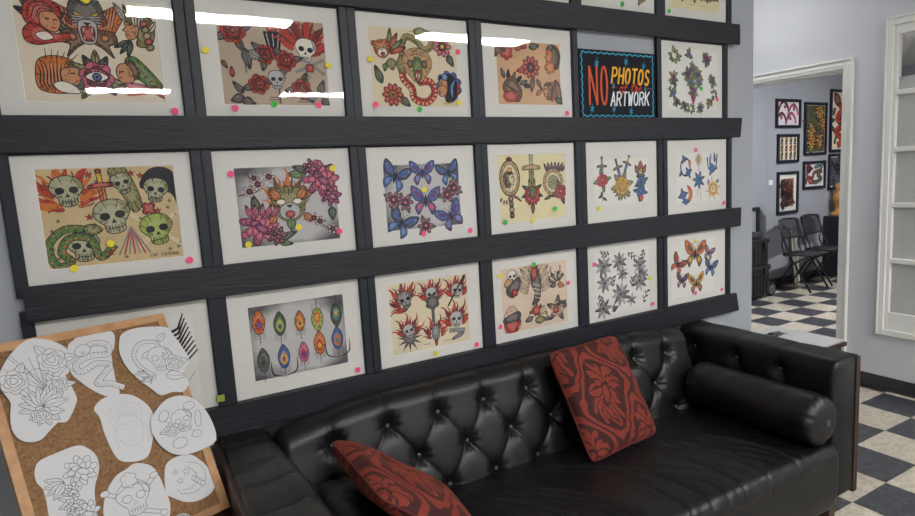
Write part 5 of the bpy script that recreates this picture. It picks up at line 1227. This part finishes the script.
def ldraw(k, A, c, r, asp):
    x, y = c
    if k == 'lotus':
        A.push(x, y, r)
        for i in range(9): A.line([(.05, -.1), (-.55 + .16 * i, .75 - .02 * (i - 4) ** 2)], 'pen')
        A.line(spline([(-.6, .62), (-.3, .35), (0, .45), (.3, .3), (.55, .35), (.75, .1)], 4), 'pen'); A.line([(-.45, .85), (.08, -.02)], 'k'); A.line([(-.4, .88), (.12, -.02)], 'k')
        for q, (px, py, rr) in enumerate(((.35, .55, .3), (-.45, .25, .28), (.3, -.05, .22))): rose(A, px, py, rr, 'w', 'w', 'w', 3, q)
        for i in range(9): leaf(A, -.05, -.45, 180 - 22 * i, .48, .2)
        for i in range(5): leaf(A, -.05, -.55, 200 + 35 * i, .36, .18)
        rose(A, -.15, -.62, .2, 'w', 'w', 'w', 0); A.pop()
    elif k == 'snake':
        A.push(x, y, r); snake(A, [(.55, -.95), (.2, -.7), (-.15, -.6), (.1, -.35), (.35, -.1), (.0, .05), (-.5, -.1), (-.55, .2), (-.1, .35), (.4, .3), (.45, .6), (.1, .75), (-.2, .62)], .017); A.pop()
    elif k == 'spiral':
        A.push(x, y, r); snake(A, [(-.2, -.45), (-.5, -.1), (-.6, .3), (-.35, .65), (.1, .6), (.15, .3), (-.15, .25)], .012); skull(A, .1, -.02, .45, rot=-8); rose(A, .45, -.2, .28, 'w', 'w', 'w', 3); leaf(A, .1, -.5, 340, .6, .28); leaf(A, .2, .6, 40, .35, .2); flames(A, -.3, -.35, .2, 'w', 5, 160, 230); A.pop()
    elif k == 'lady':
        A.push(x, y, r); A.ln = 'lg'
        A.fill(circ(.0, -.1, .4, .55, 22), 'w'); A.line(spline([(-.4, .1), (-.5, .6), (0, .85), (.5, .6), (.4, .1)], 5)); 
        for i in range(7): A.line(spline([(-.45 + .15 * i, .75 - .03 * (i - 3) ** 2), (-.3 + .1 * i, .45), (-.2 + .07 * i, .35)], 4))
        for s_ in (1, -1): A.line([(s_ * .1, .0), (s_ * .28, .02)]); A.line([(s_ * .08, .12), (s_ * .3, .14)]); A.line(spline([(s_ * .4, .1), (s_ * .5, -.3), (s_ * .4, -.7)], 4))
        A.line([(0, 0), (.05, -.22), (-.03, -.24)]); A.line([(-.12, -.38), (0, -.36), (.12, -.38)]); A.line([(-.1, -.42), (0, -.45), (.1, -.42)]); A.ln = 'gr'; A.pop()
    elif k == 'bone':
        A.push(x, y, r); A.line([(-.8, .5), (.4, -.4)]); skull(A, .05, .1, .5, rot=5); rose(A, -.42, -.05, .28, 'w', 'w', 'w', 2); A.fill(circ(-.3, -.62, .28, .2, 14), 'w'); A.fill(circ(-.55, .55, .24, .16, 12, rot=50), 'w'); A.fill(circ(.62, .05, .12, .34, 14, rot=-15), 'w'); A.fill(circ(.4, -.5, .2, .14, 10), 'w'); A.fill(circ(.45, .65, .22, .16, 12), 'w'); A.pop()
    elif k == 'moon':
        A.push(x, y, r); A.line(spline([(.1, .75), (.6, .45), (.75, -.1), (.5, -.55), (0, -.7), (-.5, -.55), (-.65, -.3)], 5)); A.line(spline([(.05, .6), (.3, .2), (.3, -.2), (0, -.45), (-.5, -.4)], 5)); A.fill(spiky(-.05, .35, .08, .2, 5, .3), 'w'); A.fill(spiky(-.42, .05, .07, .17, 5, .3), 'w'); A.fill(spiky(-.5, .5, .06, .14, 5, .3), 'w')
        for i in range(4): A.fill(scallop(.2 + .1 * i, -.1 - .12 * i, .13, 5, .25), 'w')
        A.line([(.25, .3), (.35, .1)]); A.pop()
    elif k == 'peony':
        A.push(x, y, r); 
        for i in range(4): leaf(A, -.15, .35, 150 + 25 * i, .45, .17)
        peony(A, .25, .52, .36, 'w', 'w', 8); peony(A, -.05, .1, .2, 'w', 'w', 6)
        for i in range(5): leaf(A, -.05, -.15, 150 + 40 * i, .38, .16)
        peony(A, .1, -.55, .3, 'w', 'w', 7); peony(A, -.1, -.25, .2, 'w', 'w', 6); A.pop()
    elif k == 'crossbones':
        A.push(x, y, r)
        for s_ in (1, -1):
            A.push(0, 0, 1, 0, s_); A.fill([(.1, .0), (.75, .5), (.68, .6), (.02, .12)], 'w'); A.fill(circ(.75, .58, .14, .1, 10), 'w'); A.fill([(.2, -.3), (.7, -.6), (.64, -.7), (.12, -.42)], 'w'); A.fill(circ(.7, -.68, .12, .1, 10), 'w'); A.pop()
        skull(A, 0, .05, .62); A.fill(scallop(-.0, .72, .26, 6, .25), 'w'); A.line(spline([(-.55, .35), (0, .55), (.55, .35)], 5)); A.pop()
    elif k == 'sliver':
        A.push(x, y, r); rose(A, 0, .1, .5, 'w', 'w', 'w', 3); A.pop()
LIFT = dict(lotus=.004, snake=.0012, spiral=.0012, lady=.0022, bone=.0034, moon=.0012, peony=.0012, crossbones=.0012, sliver=.0024)
for k, P in cut.items():
    P = spline(P, 4, True)
    cx_ = (min(p[0] for p in P) + max(p[0] for p in P)) / 2; cy_ = (min(p[1] for p in P) + max(p[1] for p in P)) / 2
    r = max((max(p[0] for p in P) - min(p[0] for p in P)), (max(p[1] for p in P) - min(p[1] for p in P))) / 2
    # sheets that reach over the wooden rim rest on it, the rest lie on the cork
    over = k in ('lotus', 'spiral', 'bone')
    zz0 = (.0006 if over else -.0046) + LIFT[k]
    t = thing('paper_cutout', labels[k], 'drawing', group='cut-out tattoo drawings on the cork board')
    t.matrix_world = MX @ Matrix.Translation((cx_, cy_, zz0))
    tri = tessellate_polygon([[Vector((p[0], p[1], 0)) for p in P]]); n = len(P)
    mb = MB(); mb.add([(p[0] - cx_, p[1] - cy_, 0) for p in P] + [(p[0] - cx_, p[1] - cy_, -.0006) for p in P], [tuple(f) for f in tri] + [tuple(i + n for i in f) for f in tri] + [(i, (i + 1) % n, (i + 1) % n + n, i + n) for i in range(n)])
    mb.build('sheet', M['paper'], t)
    A = Art(ln='gr', lw=.0013)
    if k != 'lady': A.ln = 'pen'
    ldraw(k, A, (0, 0), r * .86, 1)
    o = A.build('ink_drawing', t, 0, 1.2e-5)
    o.rotation_euler = (PI / 2, 0, 0); o.rotation_euler = (-PI / 2, 0, 0)
    # drawing was laid out in x-z facing -y: turn it to lie on the sheet facing +z
    o.rotation_euler = (0, 0, 0)
    for v in o.data.vertices: v.co = Vector((v.co.x, v.co.z, -v.co.y))
    o.data.update()

# end tables ------------------------------------------------------------
def end_table(x0, x1, y0, y1, h, label):
    t = thing('end_table', label, 'table', ((x0 + x1) / 2, (y0 + y1) / 2, 0)); a, b_ = (x1 - x0) / 2, (y1 - y0) / 2
    MB().box((-a, -b_, h - .022), (a, b_, h), bev=.003).build('tabletop', M['walnut'], t)
    MB().box((-a + .02, -b_ + .02, h - .09), (a - .02, b_ - .02, h - .022)).build('apron', M['walnut'], t)
    for sx in (1, -1):
        for sy in (1, -1):
            MB().box((sx * (a - .045) - .018, sy * (b_ - .045) - .018, 0), (sx * (a - .045) + .018, sy * (b_ - .045) + .018, h - .022), bev=.003).build('leg', M['walnut'], t)
    return t
end_table(2.95, 3.47, -.46, -.03, .635, 'dark wood end table behind the right sofa arm, holding a white print')
end_table(-.11, .41, -.585, -.05, .686, 'end table under the cork board, left of the sofa')
tp = thing('mounted_print', 'white mounted print lying on the end table behind the right sofa arm', 'print', (3.21, -.245, .635))
MB().box((-.25, -.205, 0), (.25, .205, .010), bev=.001).build('backing_board', M['cut_edge'], tp)
MB().box((-.249, -.204, .010), (.249, .204, .0125)).build('sheet', M['paper'], tp)
A = Art(lw=.004)
A.begin(); bird(A, -.02, .09, .07, 'dg', 'lg', 'gr'); A.begin(4); wing(A, .08, .07, .08, 'dg', 'gr', 200); leaf(A, -.08, .05, 200, .07, .03, 'dg'); A.fill(scallop(.02, .03, .02, 5, .3), 'r'); leaf(A, .06, .06, -30, .1, .025, 'dg'); leaf(A, -.12, .1, 90, .06, .03, 'gr')
A.line([(.1, .0), (.16, .0)], 'lg', .006); A.line([(-.05, -.01), (.05, .0)], 'dg', .012)
o = A.build('drawing', tp, 0, 4e-5)
for v in o.data.vertices: v.co = Vector((v.co.x, v.co.z + .05, -v.co.y + .0126))
o.data.update()

# ------------------------------------------------------------------ back room
def small_frame(x0, x1, z0, z1, label, paper, draw, mw=.03, fw=.035):
    t = thing('framed_print', label, 'picture', ((x0 + x1) / 2, YB, z0), group='framed prints on the back room wall')
    W2 = (x1 - x0) / 2; H = z1 - z0; m = MB()
    O = [(-W2, 0), (W2, 0), (W2, H), (-W2, H)]; I = [(-W2 + fw, fw), (W2 - fw, fw), (W2 - fw, H - fw), (-W2 + fw, H - fw)]
    for k in range(4):
        q = (k + 1) % 4
        m.add([(O[k][0], -.025, O[k][1]), (O[q][0], -.025, O[q][1]), (I[q][0], -.025, I[q][1]), (I[k][0], -.025, I[k][1])], [(0, 1, 2, 3)])
        m.add([(O[k][0], 0, O[k][1]), (O[q][0], 0, O[q][1]), (O[q][0], -.025, O[q][1]), (O[k][0], -.025, O[k][1])], [(0, 1, 2, 3)])
        m.add([(I[k][0], -.008, I[k][1]), (I[q][0], -.008, I[q][1]), (I[q][0], -.025, I[q][1]), (I[k][0], -.025, I[k][1])], [(0, 1, 2, 3)])
    m.build('frame', M['frame'], t, weld=1e-5)
    MB().box((-W2 + fw, -.008, fw), (W2 - fw, -.002, H - fw)).build('mat', M['mat'], t)
    a, b0, b1 = W2 - fw - mw, fw + mw, H - fw - mw
    MB().add([(-a, -.0085, b0), (a, -.0085, b0), (a, -.0085, b1), (-a, -.0085, b1)], [(0, 1, 2, 3)]).build('print', paper, t, recalc=False)
    A = Art(lw=.008); A.U = lambda u, v: (-a + 2 * a * u, b0 + (b1 - b0) * v); A.a = a; A.h = b1 - b0; draw(A)
    A.build('drawing', t, -.0086, 1e-4)
def s_pink(A):
    for k, (u, v) in enumerate([(.3, .75), (.75, .62), (.2, .25), (.65, .25)]):
        A.begin(); x, y = A.U(u, v); A.line(spline([(x - .12, y - .06), (x - .05, y + .06), (x + .05, y + .05), (x + .1, y - .05)], 5), 'pk' if k % 2 else 'dr', .035); A.line(spline([(x - .1, y - .02), (x, y + .09), (x + .1, y)], 5), 'k', .012); leaf(A, x, y, 30 + 40 * k, .09, .04, 'pk')
def s_strip(A):
    for u in (.15, .4, .65, .88):
        for v in (.2, .5, .8): A.begin(); x, y = A.U(u, v); leaf(A, x, y - .06, 88, .13, .045, 'gr' if v != .5 else 'tan'); leaf(A, x, y, 60, .05, .025, 'dg'); A.fill(circ(x, y + .04, .018, None, 8), 'pb')
def s_red(A):
    for i in range(16):
        A.begin(); x, y = A.U(random.random() * .9 + .05, random.random() * .92 + .04); rose(A, x, y, .045 + .02 * random.random(), ['r', 'dr', 'br', 'ol', 'or_'][i % 5], ['dr', 'dbr', 'r'][i % 3], ['ol', 'dgn'][i % 2], 2, i)
def s_dragon(A):
    for i, (u, v) in enumerate([(.25, .45), (.75, .25), (.7, .85), (.3, .2), (.85, .6)]): A.begin(); peony(A, *A.U(u, v), .10, 'ye', 'or_', 8)
    A.begin(30); P = [A.U(*p) for p in [(.2, .9), (.6, .75), (.9, .55), (.6, .45), (.75, .3), (.35, .1)]]; snake(A, P, .05, 'dgn', 'r', 'g'); A.begin(30)
    for i in range(8): leaf(A, *A.U(random.random(), random.random()), 45 * i, .1, .05, ['dgn', 'r', 'g'][i % 3])
def s_snakes(A):
    A.begin(); snake(A, [A.U(*p) for p in [(.05, .1), (.15, .4), (.4, .35), (.5, .6), (.8, .7), (.9, .9)]], .035, 'br', 'r', 'tl')
    A.begin(); snake(A, [A.U(*p) for p in [(.95, .7), (.7, .5), (.9, .3), (.6, .15), (.35, .2)]], .04, 'dgn', 'or_', 'r'); A.begin(); rose(A, *A.U(.2, .8), .06, 'r', 'dr', 'dgn', 3); A.begin(); leaf(A, *A.U(.5, .85), 10, .15, .05, 'tl')
def s_scroll(A):
    A.begin(); snake(A, [A.U(*p) for p in [(.4, .05), (.75, .15), (.3, .3), (.7, .42), (.35, .55), (.65, .7), (.4, .85)]], .075, 'r', 'or_', 'dr'); A.begin()
    for i in range(8): leaf(A, *A.U(.2 + .6 * (i % 2), .08 + .11 * i), 70 + 30 * i, .12, .05, ['dg', 'dbr'][i % 2])
def s_dark(A):
    for i in range(10): A.begin(); rose(A, *A.U(random.random() * .9 + .05, random.random() * .9 + .05), .055, ['gr', 'br', 'db', 'pb'][i % 4], 'dg', 'db', 2, i)
P_dk = mat('print_dark', '#575a66', rough=.8, var=.15, scale=6); P_ol = mat('print_olive', '#4c4a30', rough=.8, var=.25, scale=8); P_rb = mat('print_red_brown', '#8a5a42', rough=.8, var=.2, scale=8); P_lil = mat('print_lilac_white', '#d3cdd3', rough=.8, var=.04)
small_frame(7.28, 7.79, 1.995, 2.35, 'small black-framed print of pink and red scrolls, upper left beyond the doorway', P_lil, s_pink, 0)
small_frame(7.318, 7.765, 1.563, 1.92, 'small black-framed pale print of figure rows, below the pink scrolls print', P_ivory, s_strip, .004)
small_frame(7.325, 7.765, .918, 1.452, 'black-framed red-brown print with wide white mat above the folding chairs', P_rb, s_red, .055)
small_frame(7.88, 8.376, 1.643, 2.318, 'tall black-framed print of yellow peonies and a green dragon', P_ol, s_dragon, .006)
small_frame(7.872, 8.372, 1.202, 1.566, 'black-framed white print of red and teal snakes, below the peony dragon', P_lil, s_snakes, .008)
small_frame(8.455, 8.90, 1.67, 2.495, 'tall black-framed print of a red dragon, partly hidden by the door casing', P_cream, s_scroll, .012)
small_frame(8.447, 8.90, 1.165, 1.645, 'black-framed dark grey print partly hidden by the door casing, below the red dragon', P_dk, s_dark, .016)
t = thing('light_switch', 'white light switch plate on the back room wall', 'switch', (7.205, YB, 1.30))
MB().box((-.038, -.006, 0), (.038, 0, .06), bev=.002).build('plate', M['plate'], t); MB().box((-.006, -.012, .02), (.006, -.006, .042), bev=.001).build('toggle', M['plate'], t)

# folding chairs
def arcpts(p, q, bow, n=8):
    p, q, bow = Vector(p), Vector(q), Vector(bow); return [p.lerp(q, i / n) + bow * math.sin(PI * i / n) for i in range(n + 1)]
def folding_chair(loc, rz, label):
    t = thing('folding_chair', label, 'chair', loc, (0, 0, rz), 'folding chairs in the back room')
    # local: +y is behind, -y is the front
    w2 = .215
    for s_ in (1, -1):
        MB().tube([(s_ * w2, .20, .86), (s_ * w2, .15, .66), (s_ * w2, .06, .44), (s_ * w2, -.20, .012)], .0125, 8).build('front_leg', M['black_metal'], t, 'all')
        MB().tube([(s_ * (w2 - .03), -.13, .43), (s_ * (w2 - .03), .05, .33), (s_ * (w2 - .03), .26, .012)], .0115, 8).build('rear_leg', M['black_metal'], t, 'all')
        MB().tube([(s_ * w2, .155, .68), (s_ * (w2 - .015), .17, .55), (s_ * (w2 - .02), .12, .42)], .008, 8).build('brace', M['black_metal'], t, 'all')
    MB().tube([(-w2, -.15, .10), (w2, -.15, .10)], .008, 8).build('stretcher', M['black_metal'], t, 'all'); MB().tube([(-w2 + .03, .21, .09), (w2 - .03, .21, .09)], .008, 8).build('stretcher', M['black_metal'], t, 'all')
    n = 12; V = np.zeros((n + 1, n + 1, 3)); V2 = V.copy()
    for i in range(n + 1):
        for j in range(n + 1):
            u, v = i / n * 2 - 1, j / n; z = .635 + v * .235
            ww = w2 * (1 - .12 * max(0, v - .75) * 4 * .5)
            y = .135 + v * .07 + .035 * (1 - u * u)
            z += -.012 * u * u * (1 if v > .5 else -1)
            V[i, j] = (u * ww, y, z); V2[i, j] = (u * ww, y + .012, z)
    mb = MB(); mb.grid(V); mb.grid(V2, flip=True); mb.build('backrest', M['chair_mesh'], t, 'all')
    rim = [V[i, n] for i in range(n + 1)] + [V[n, j] for j in range(n - 1, -1, -1)] + [V[i, 0] for i in range(n - 1, -1, -1)] + [V[0, j] for j in range(1, n)]
    MB().tube([(p[0], p[1] + .006, p[2]) for p in rim], .0125, 8, closed=True).build('backrest_rim', M['black_plastic'], t, 'all')
    bm = bmesh.new(); bmesh.ops.create_cube(bm, size=1)
    for v in bm.verts:
        f_ = v.co.y < 0
        v.co = Vector((v.co.x * 2 * (.205 if f_ else .185), -.01 + v.co.y * .39, .45 + v.co.z * .026 + (.008 if f_ else -.008)))
    bmesh.ops.bevel(bm, geom=list(bm.edges), offset=.012, segments=3, affect='EDGES')
    MB().from_bm(bm).build('seat', M['mesh_fabric'], t, 'all')
    return t
folding_chair((7.37, 2.20, 0), math.radians(5), 'black folding chair with mesh back, left one beyond the doorway')
folding_chair((7.93, 2.26, 0), math.radians(5), 'black folding chair with mesh back, right one beside the door casing')
# rolling tool case
t = thing('rolling_tool_case', 'black stacked tool case on wheels just inside the doorway', 'tool case', (6.46, 2.34, 0))
m_ = MB().box((-.25, -.16, .05), (.21, .16, .37), bev=.015)
for x in np.linspace(-.2, .16, 7): m_.box((x - .012, -.168, .08), (x + .012, -.158, .30), bev=.003)
m_.build('lower_box', M['black_plastic'], t)
m_ = MB().box((-.24, -.15, .40), (.20, .15, .68), bev=.015)
for x in np.linspace(-.19, .15, 6): m_.box((x - .012, -.158, .43), (x + .012, -.148, .60), bev=.003)
m_.build('upper_box', M['black_plastic'], t)
MB().box((-.262, -.172, .345), (.222, .172, .40), bev=.01).build('lower_lid', M['black_plastic'], t); MB().box((-.25, -.16, .655), (.212, .16, .715), bev=.012).build('upper_lid', M['black_plastic'], t)
for z in (.33, .63):
    for x in (-.15, .11): MB().box((x - .03, -.185, z - .03), (x + .03, -.165, z + .05), bev=.004).build('latch', M['black_plastic'], t)
for y in (-.1, .16):
    w_ = MB().lathe([(.03, y - .032), (.075, y - .03), (.085, y - .02), (.085, y + .01), (.075, y + .02), (.03, y + .022)], 24, axis='y', c=(.30, 0, .085)).build('wheel', M['rubber'], t, 50)
    MB().lathe([(.02, y - .036), (.055, y - .034), (.058, y - .028)], 20, axis='y', c=(.30, 0, .085)).build('hub', M['brushed'], w_, 50)
bm = bmesh.new(); bmesh.ops.create_uvsphere(bm, u_segments=24, v_segments=12, radius=1)
for v in bm.verts:
    z = v.co.z; k = 1 + .18 * math.sin(3 * math.atan2(v.co.y, v.co.x) + 1)
    v.co = Vector((v.co.x * .24 * k, v.co.y * .15 * k, max(z, -.3) * .055 + .0165 + .008 * math.sin(v.co.x * 9) * max(z, 0)))
o = MB().from_bm(bm).build('folded_bag', M['bag'], None, 'all'); o.location = (6.48, 2.34, .716); tag(o, 'limp black cloth bag lying on top of the tool case', 'bag')
# empty black frame standing behind the tool case
t = thing('empty_frame', 'empty black frame standing behind the tool case', 'frame', (6.92, 2.66, 0), (0, 0, 0))
m_ = MB(); W2, H, f_ = .21, 1.03, .045
m_.box((-W2, -.012, 0), (-W2 + f_, .012, H), bev=.003).box((W2 - f_, -.012, 0), (W2, .012, H), bev=.003).box((-W2 + f_, -.012, H - f_), (W2 - f_, .012, H), bev=.003).box((-W2 + f_, -.012, 0), (W2 - f_, .012, f_), bev=.003)
m_.build('frame', M['black_plastic'], t); MB().box((-W2 + f_, .006, f_), (W2 - f_, .010, H - f_)).build('backing', M['wall_back_room'], t)
# board leaning on the wall behind the chairs
t = thing('leaning_panel', 'narrow grey-brown panel with pale edges leaning on the wall between the folding chairs', 'panel', (7.652, YB - .085, 0), (math.radians(-6), 0, 0))
MB().box((-.056, -.012, .001), (.056, .012, .72), bev=.003).build('panel', M['panel_wood'], t)
for x in (-.045, .045): MB().box((x - .008, -.018, .02), (x + .008, -.012, .70), bev=.002).build('batten', M['plate'], t)
# dark cabinet with a turned wooden object
t = thing('dark_cabinet', 'dark cabinet beside the door casing behind the right folding chair', 'cabinet', (8.66, 2.42, 0))
MB().box((-.31, -.11, .0), (.31, .115, .82), bev=.008).build('body', M['black_plastic'], t); MB().box((-.28, -.12, .04), (.28, -.108, .72), bev=.004).build('door', M['black_metal'], t)
t = thing('wooden_figure', 'tan wooden figure on the dark cabinet, half hidden by the door casing', 'figure', (8.495, 2.42, .82)); t.scale = (.95, .95, .72)
MB().lathe([(.10, 0), (.11, .02), (.09, .06), (.05, .10), (.045, .16), (.06, .24), (.085, .30), (.08, .38), (.05, .43), (.035, .46), (.05, .50), (.055, .55), (.03, .60), (.005, .61)], 22).build('turned_post', M['tan_wood'], t, 'all')

# ------------------------------------------------------------------ ceiling lights
def ceiling_light(x, y, z, label, dm='diffuser', L_=1.22, W_=.27, group='fluorescent ceiling lights'):
    t = thing('ceiling_light', label, 'light', (x, y, z), group=group)
    MB().box((-L_ / 2, -W_ / 2, -.03), (L_ / 2, W_ / 2, 0), bev=.004).build('housing', M['housing'], t)
    MB().box((-L_ / 2 + .015, -W_ / 2 + .015, -.055), (L_ / 2 - .015, W_ / 2 - .015, -.0305), bev=.01).build('diffuser', M[dm], t)
    return t
lab = ['nearer row, left', 'nearer row, right', 'rear row, left', 'rear row, right', 'doorway end of the nearer row']
ceiling_light(1.07, -3.33, HC, 'long fluorescent ceiling light mirrored in the glass over the torch and roses print')
ceiling_light(3.5, -3.37, HC, 'long fluorescent ceiling light mirrored in the glass of the cobra print')
ceiling_light(.55, -7.45, HC, 'long fluorescent ceiling light at the rear, mirrored low in the winged panther print', L_=1.0)
ceiling_light(3.1, -7.45, HC, 'long fluorescent ceiling light at the rear right of the room')
o = ceiling_light(3.95, .80, HC, 'added fill light over the passage, brightening the far wall and door casing', 'diffuser_fill', L_=.62, group=None); o.rotation_euler.z = PI / 2  # unseen fill light, added to brighten the far wall and doorway trim
ceiling_light(5.9, 4.0, 2.85, 'added fill light in the back room recess, brightening the wall side behind the tool case', 'diffuser_dim', group=None)  # unseen fill light, added so the side face of the recess is lit
ceiling_light(7.3, .6, 2.85, 'fluorescent ceiling light of the back room', 'diffuser_dim', group=None)

# ------------------------------------------------------------------ camera, world, view
cam = bpy.data.cameras.new('camera'); co = bpy.data.objects.new('camera', cam); COL.objects.link(co)
R = CAM_R
rot = Matrix((R[0], -R[1], -R[2])).transposed()
co.matrix_world = Matrix.Translation(CAM_C) @ rot.to_4x4()
cam.sensor_width = 36; cam.lens = FPX / 915 * 36; cam.shift_x = -(PPX - 457.5) / 915; cam.shift_y = (PPY - 258) / 915
cam.clip_start = .05
S.camera = co
wd = bpy.data.worlds.new('world'); S.world = wd; wd.use_nodes = True
wd.node_tree.nodes['Background'].inputs[0].default_value = (.6, .65, .7, 1); wd.node_tree.nodes['Background'].inputs[1].default_value = .2
S.view_settings.view_transform = 'Standard'; S.view_settings.look = 'None'; S.view_settings.gamma = 1; S.view_settings.exposure = 0.0
try: S.view_settings.use_curve_mapping = False
except Exception: pass
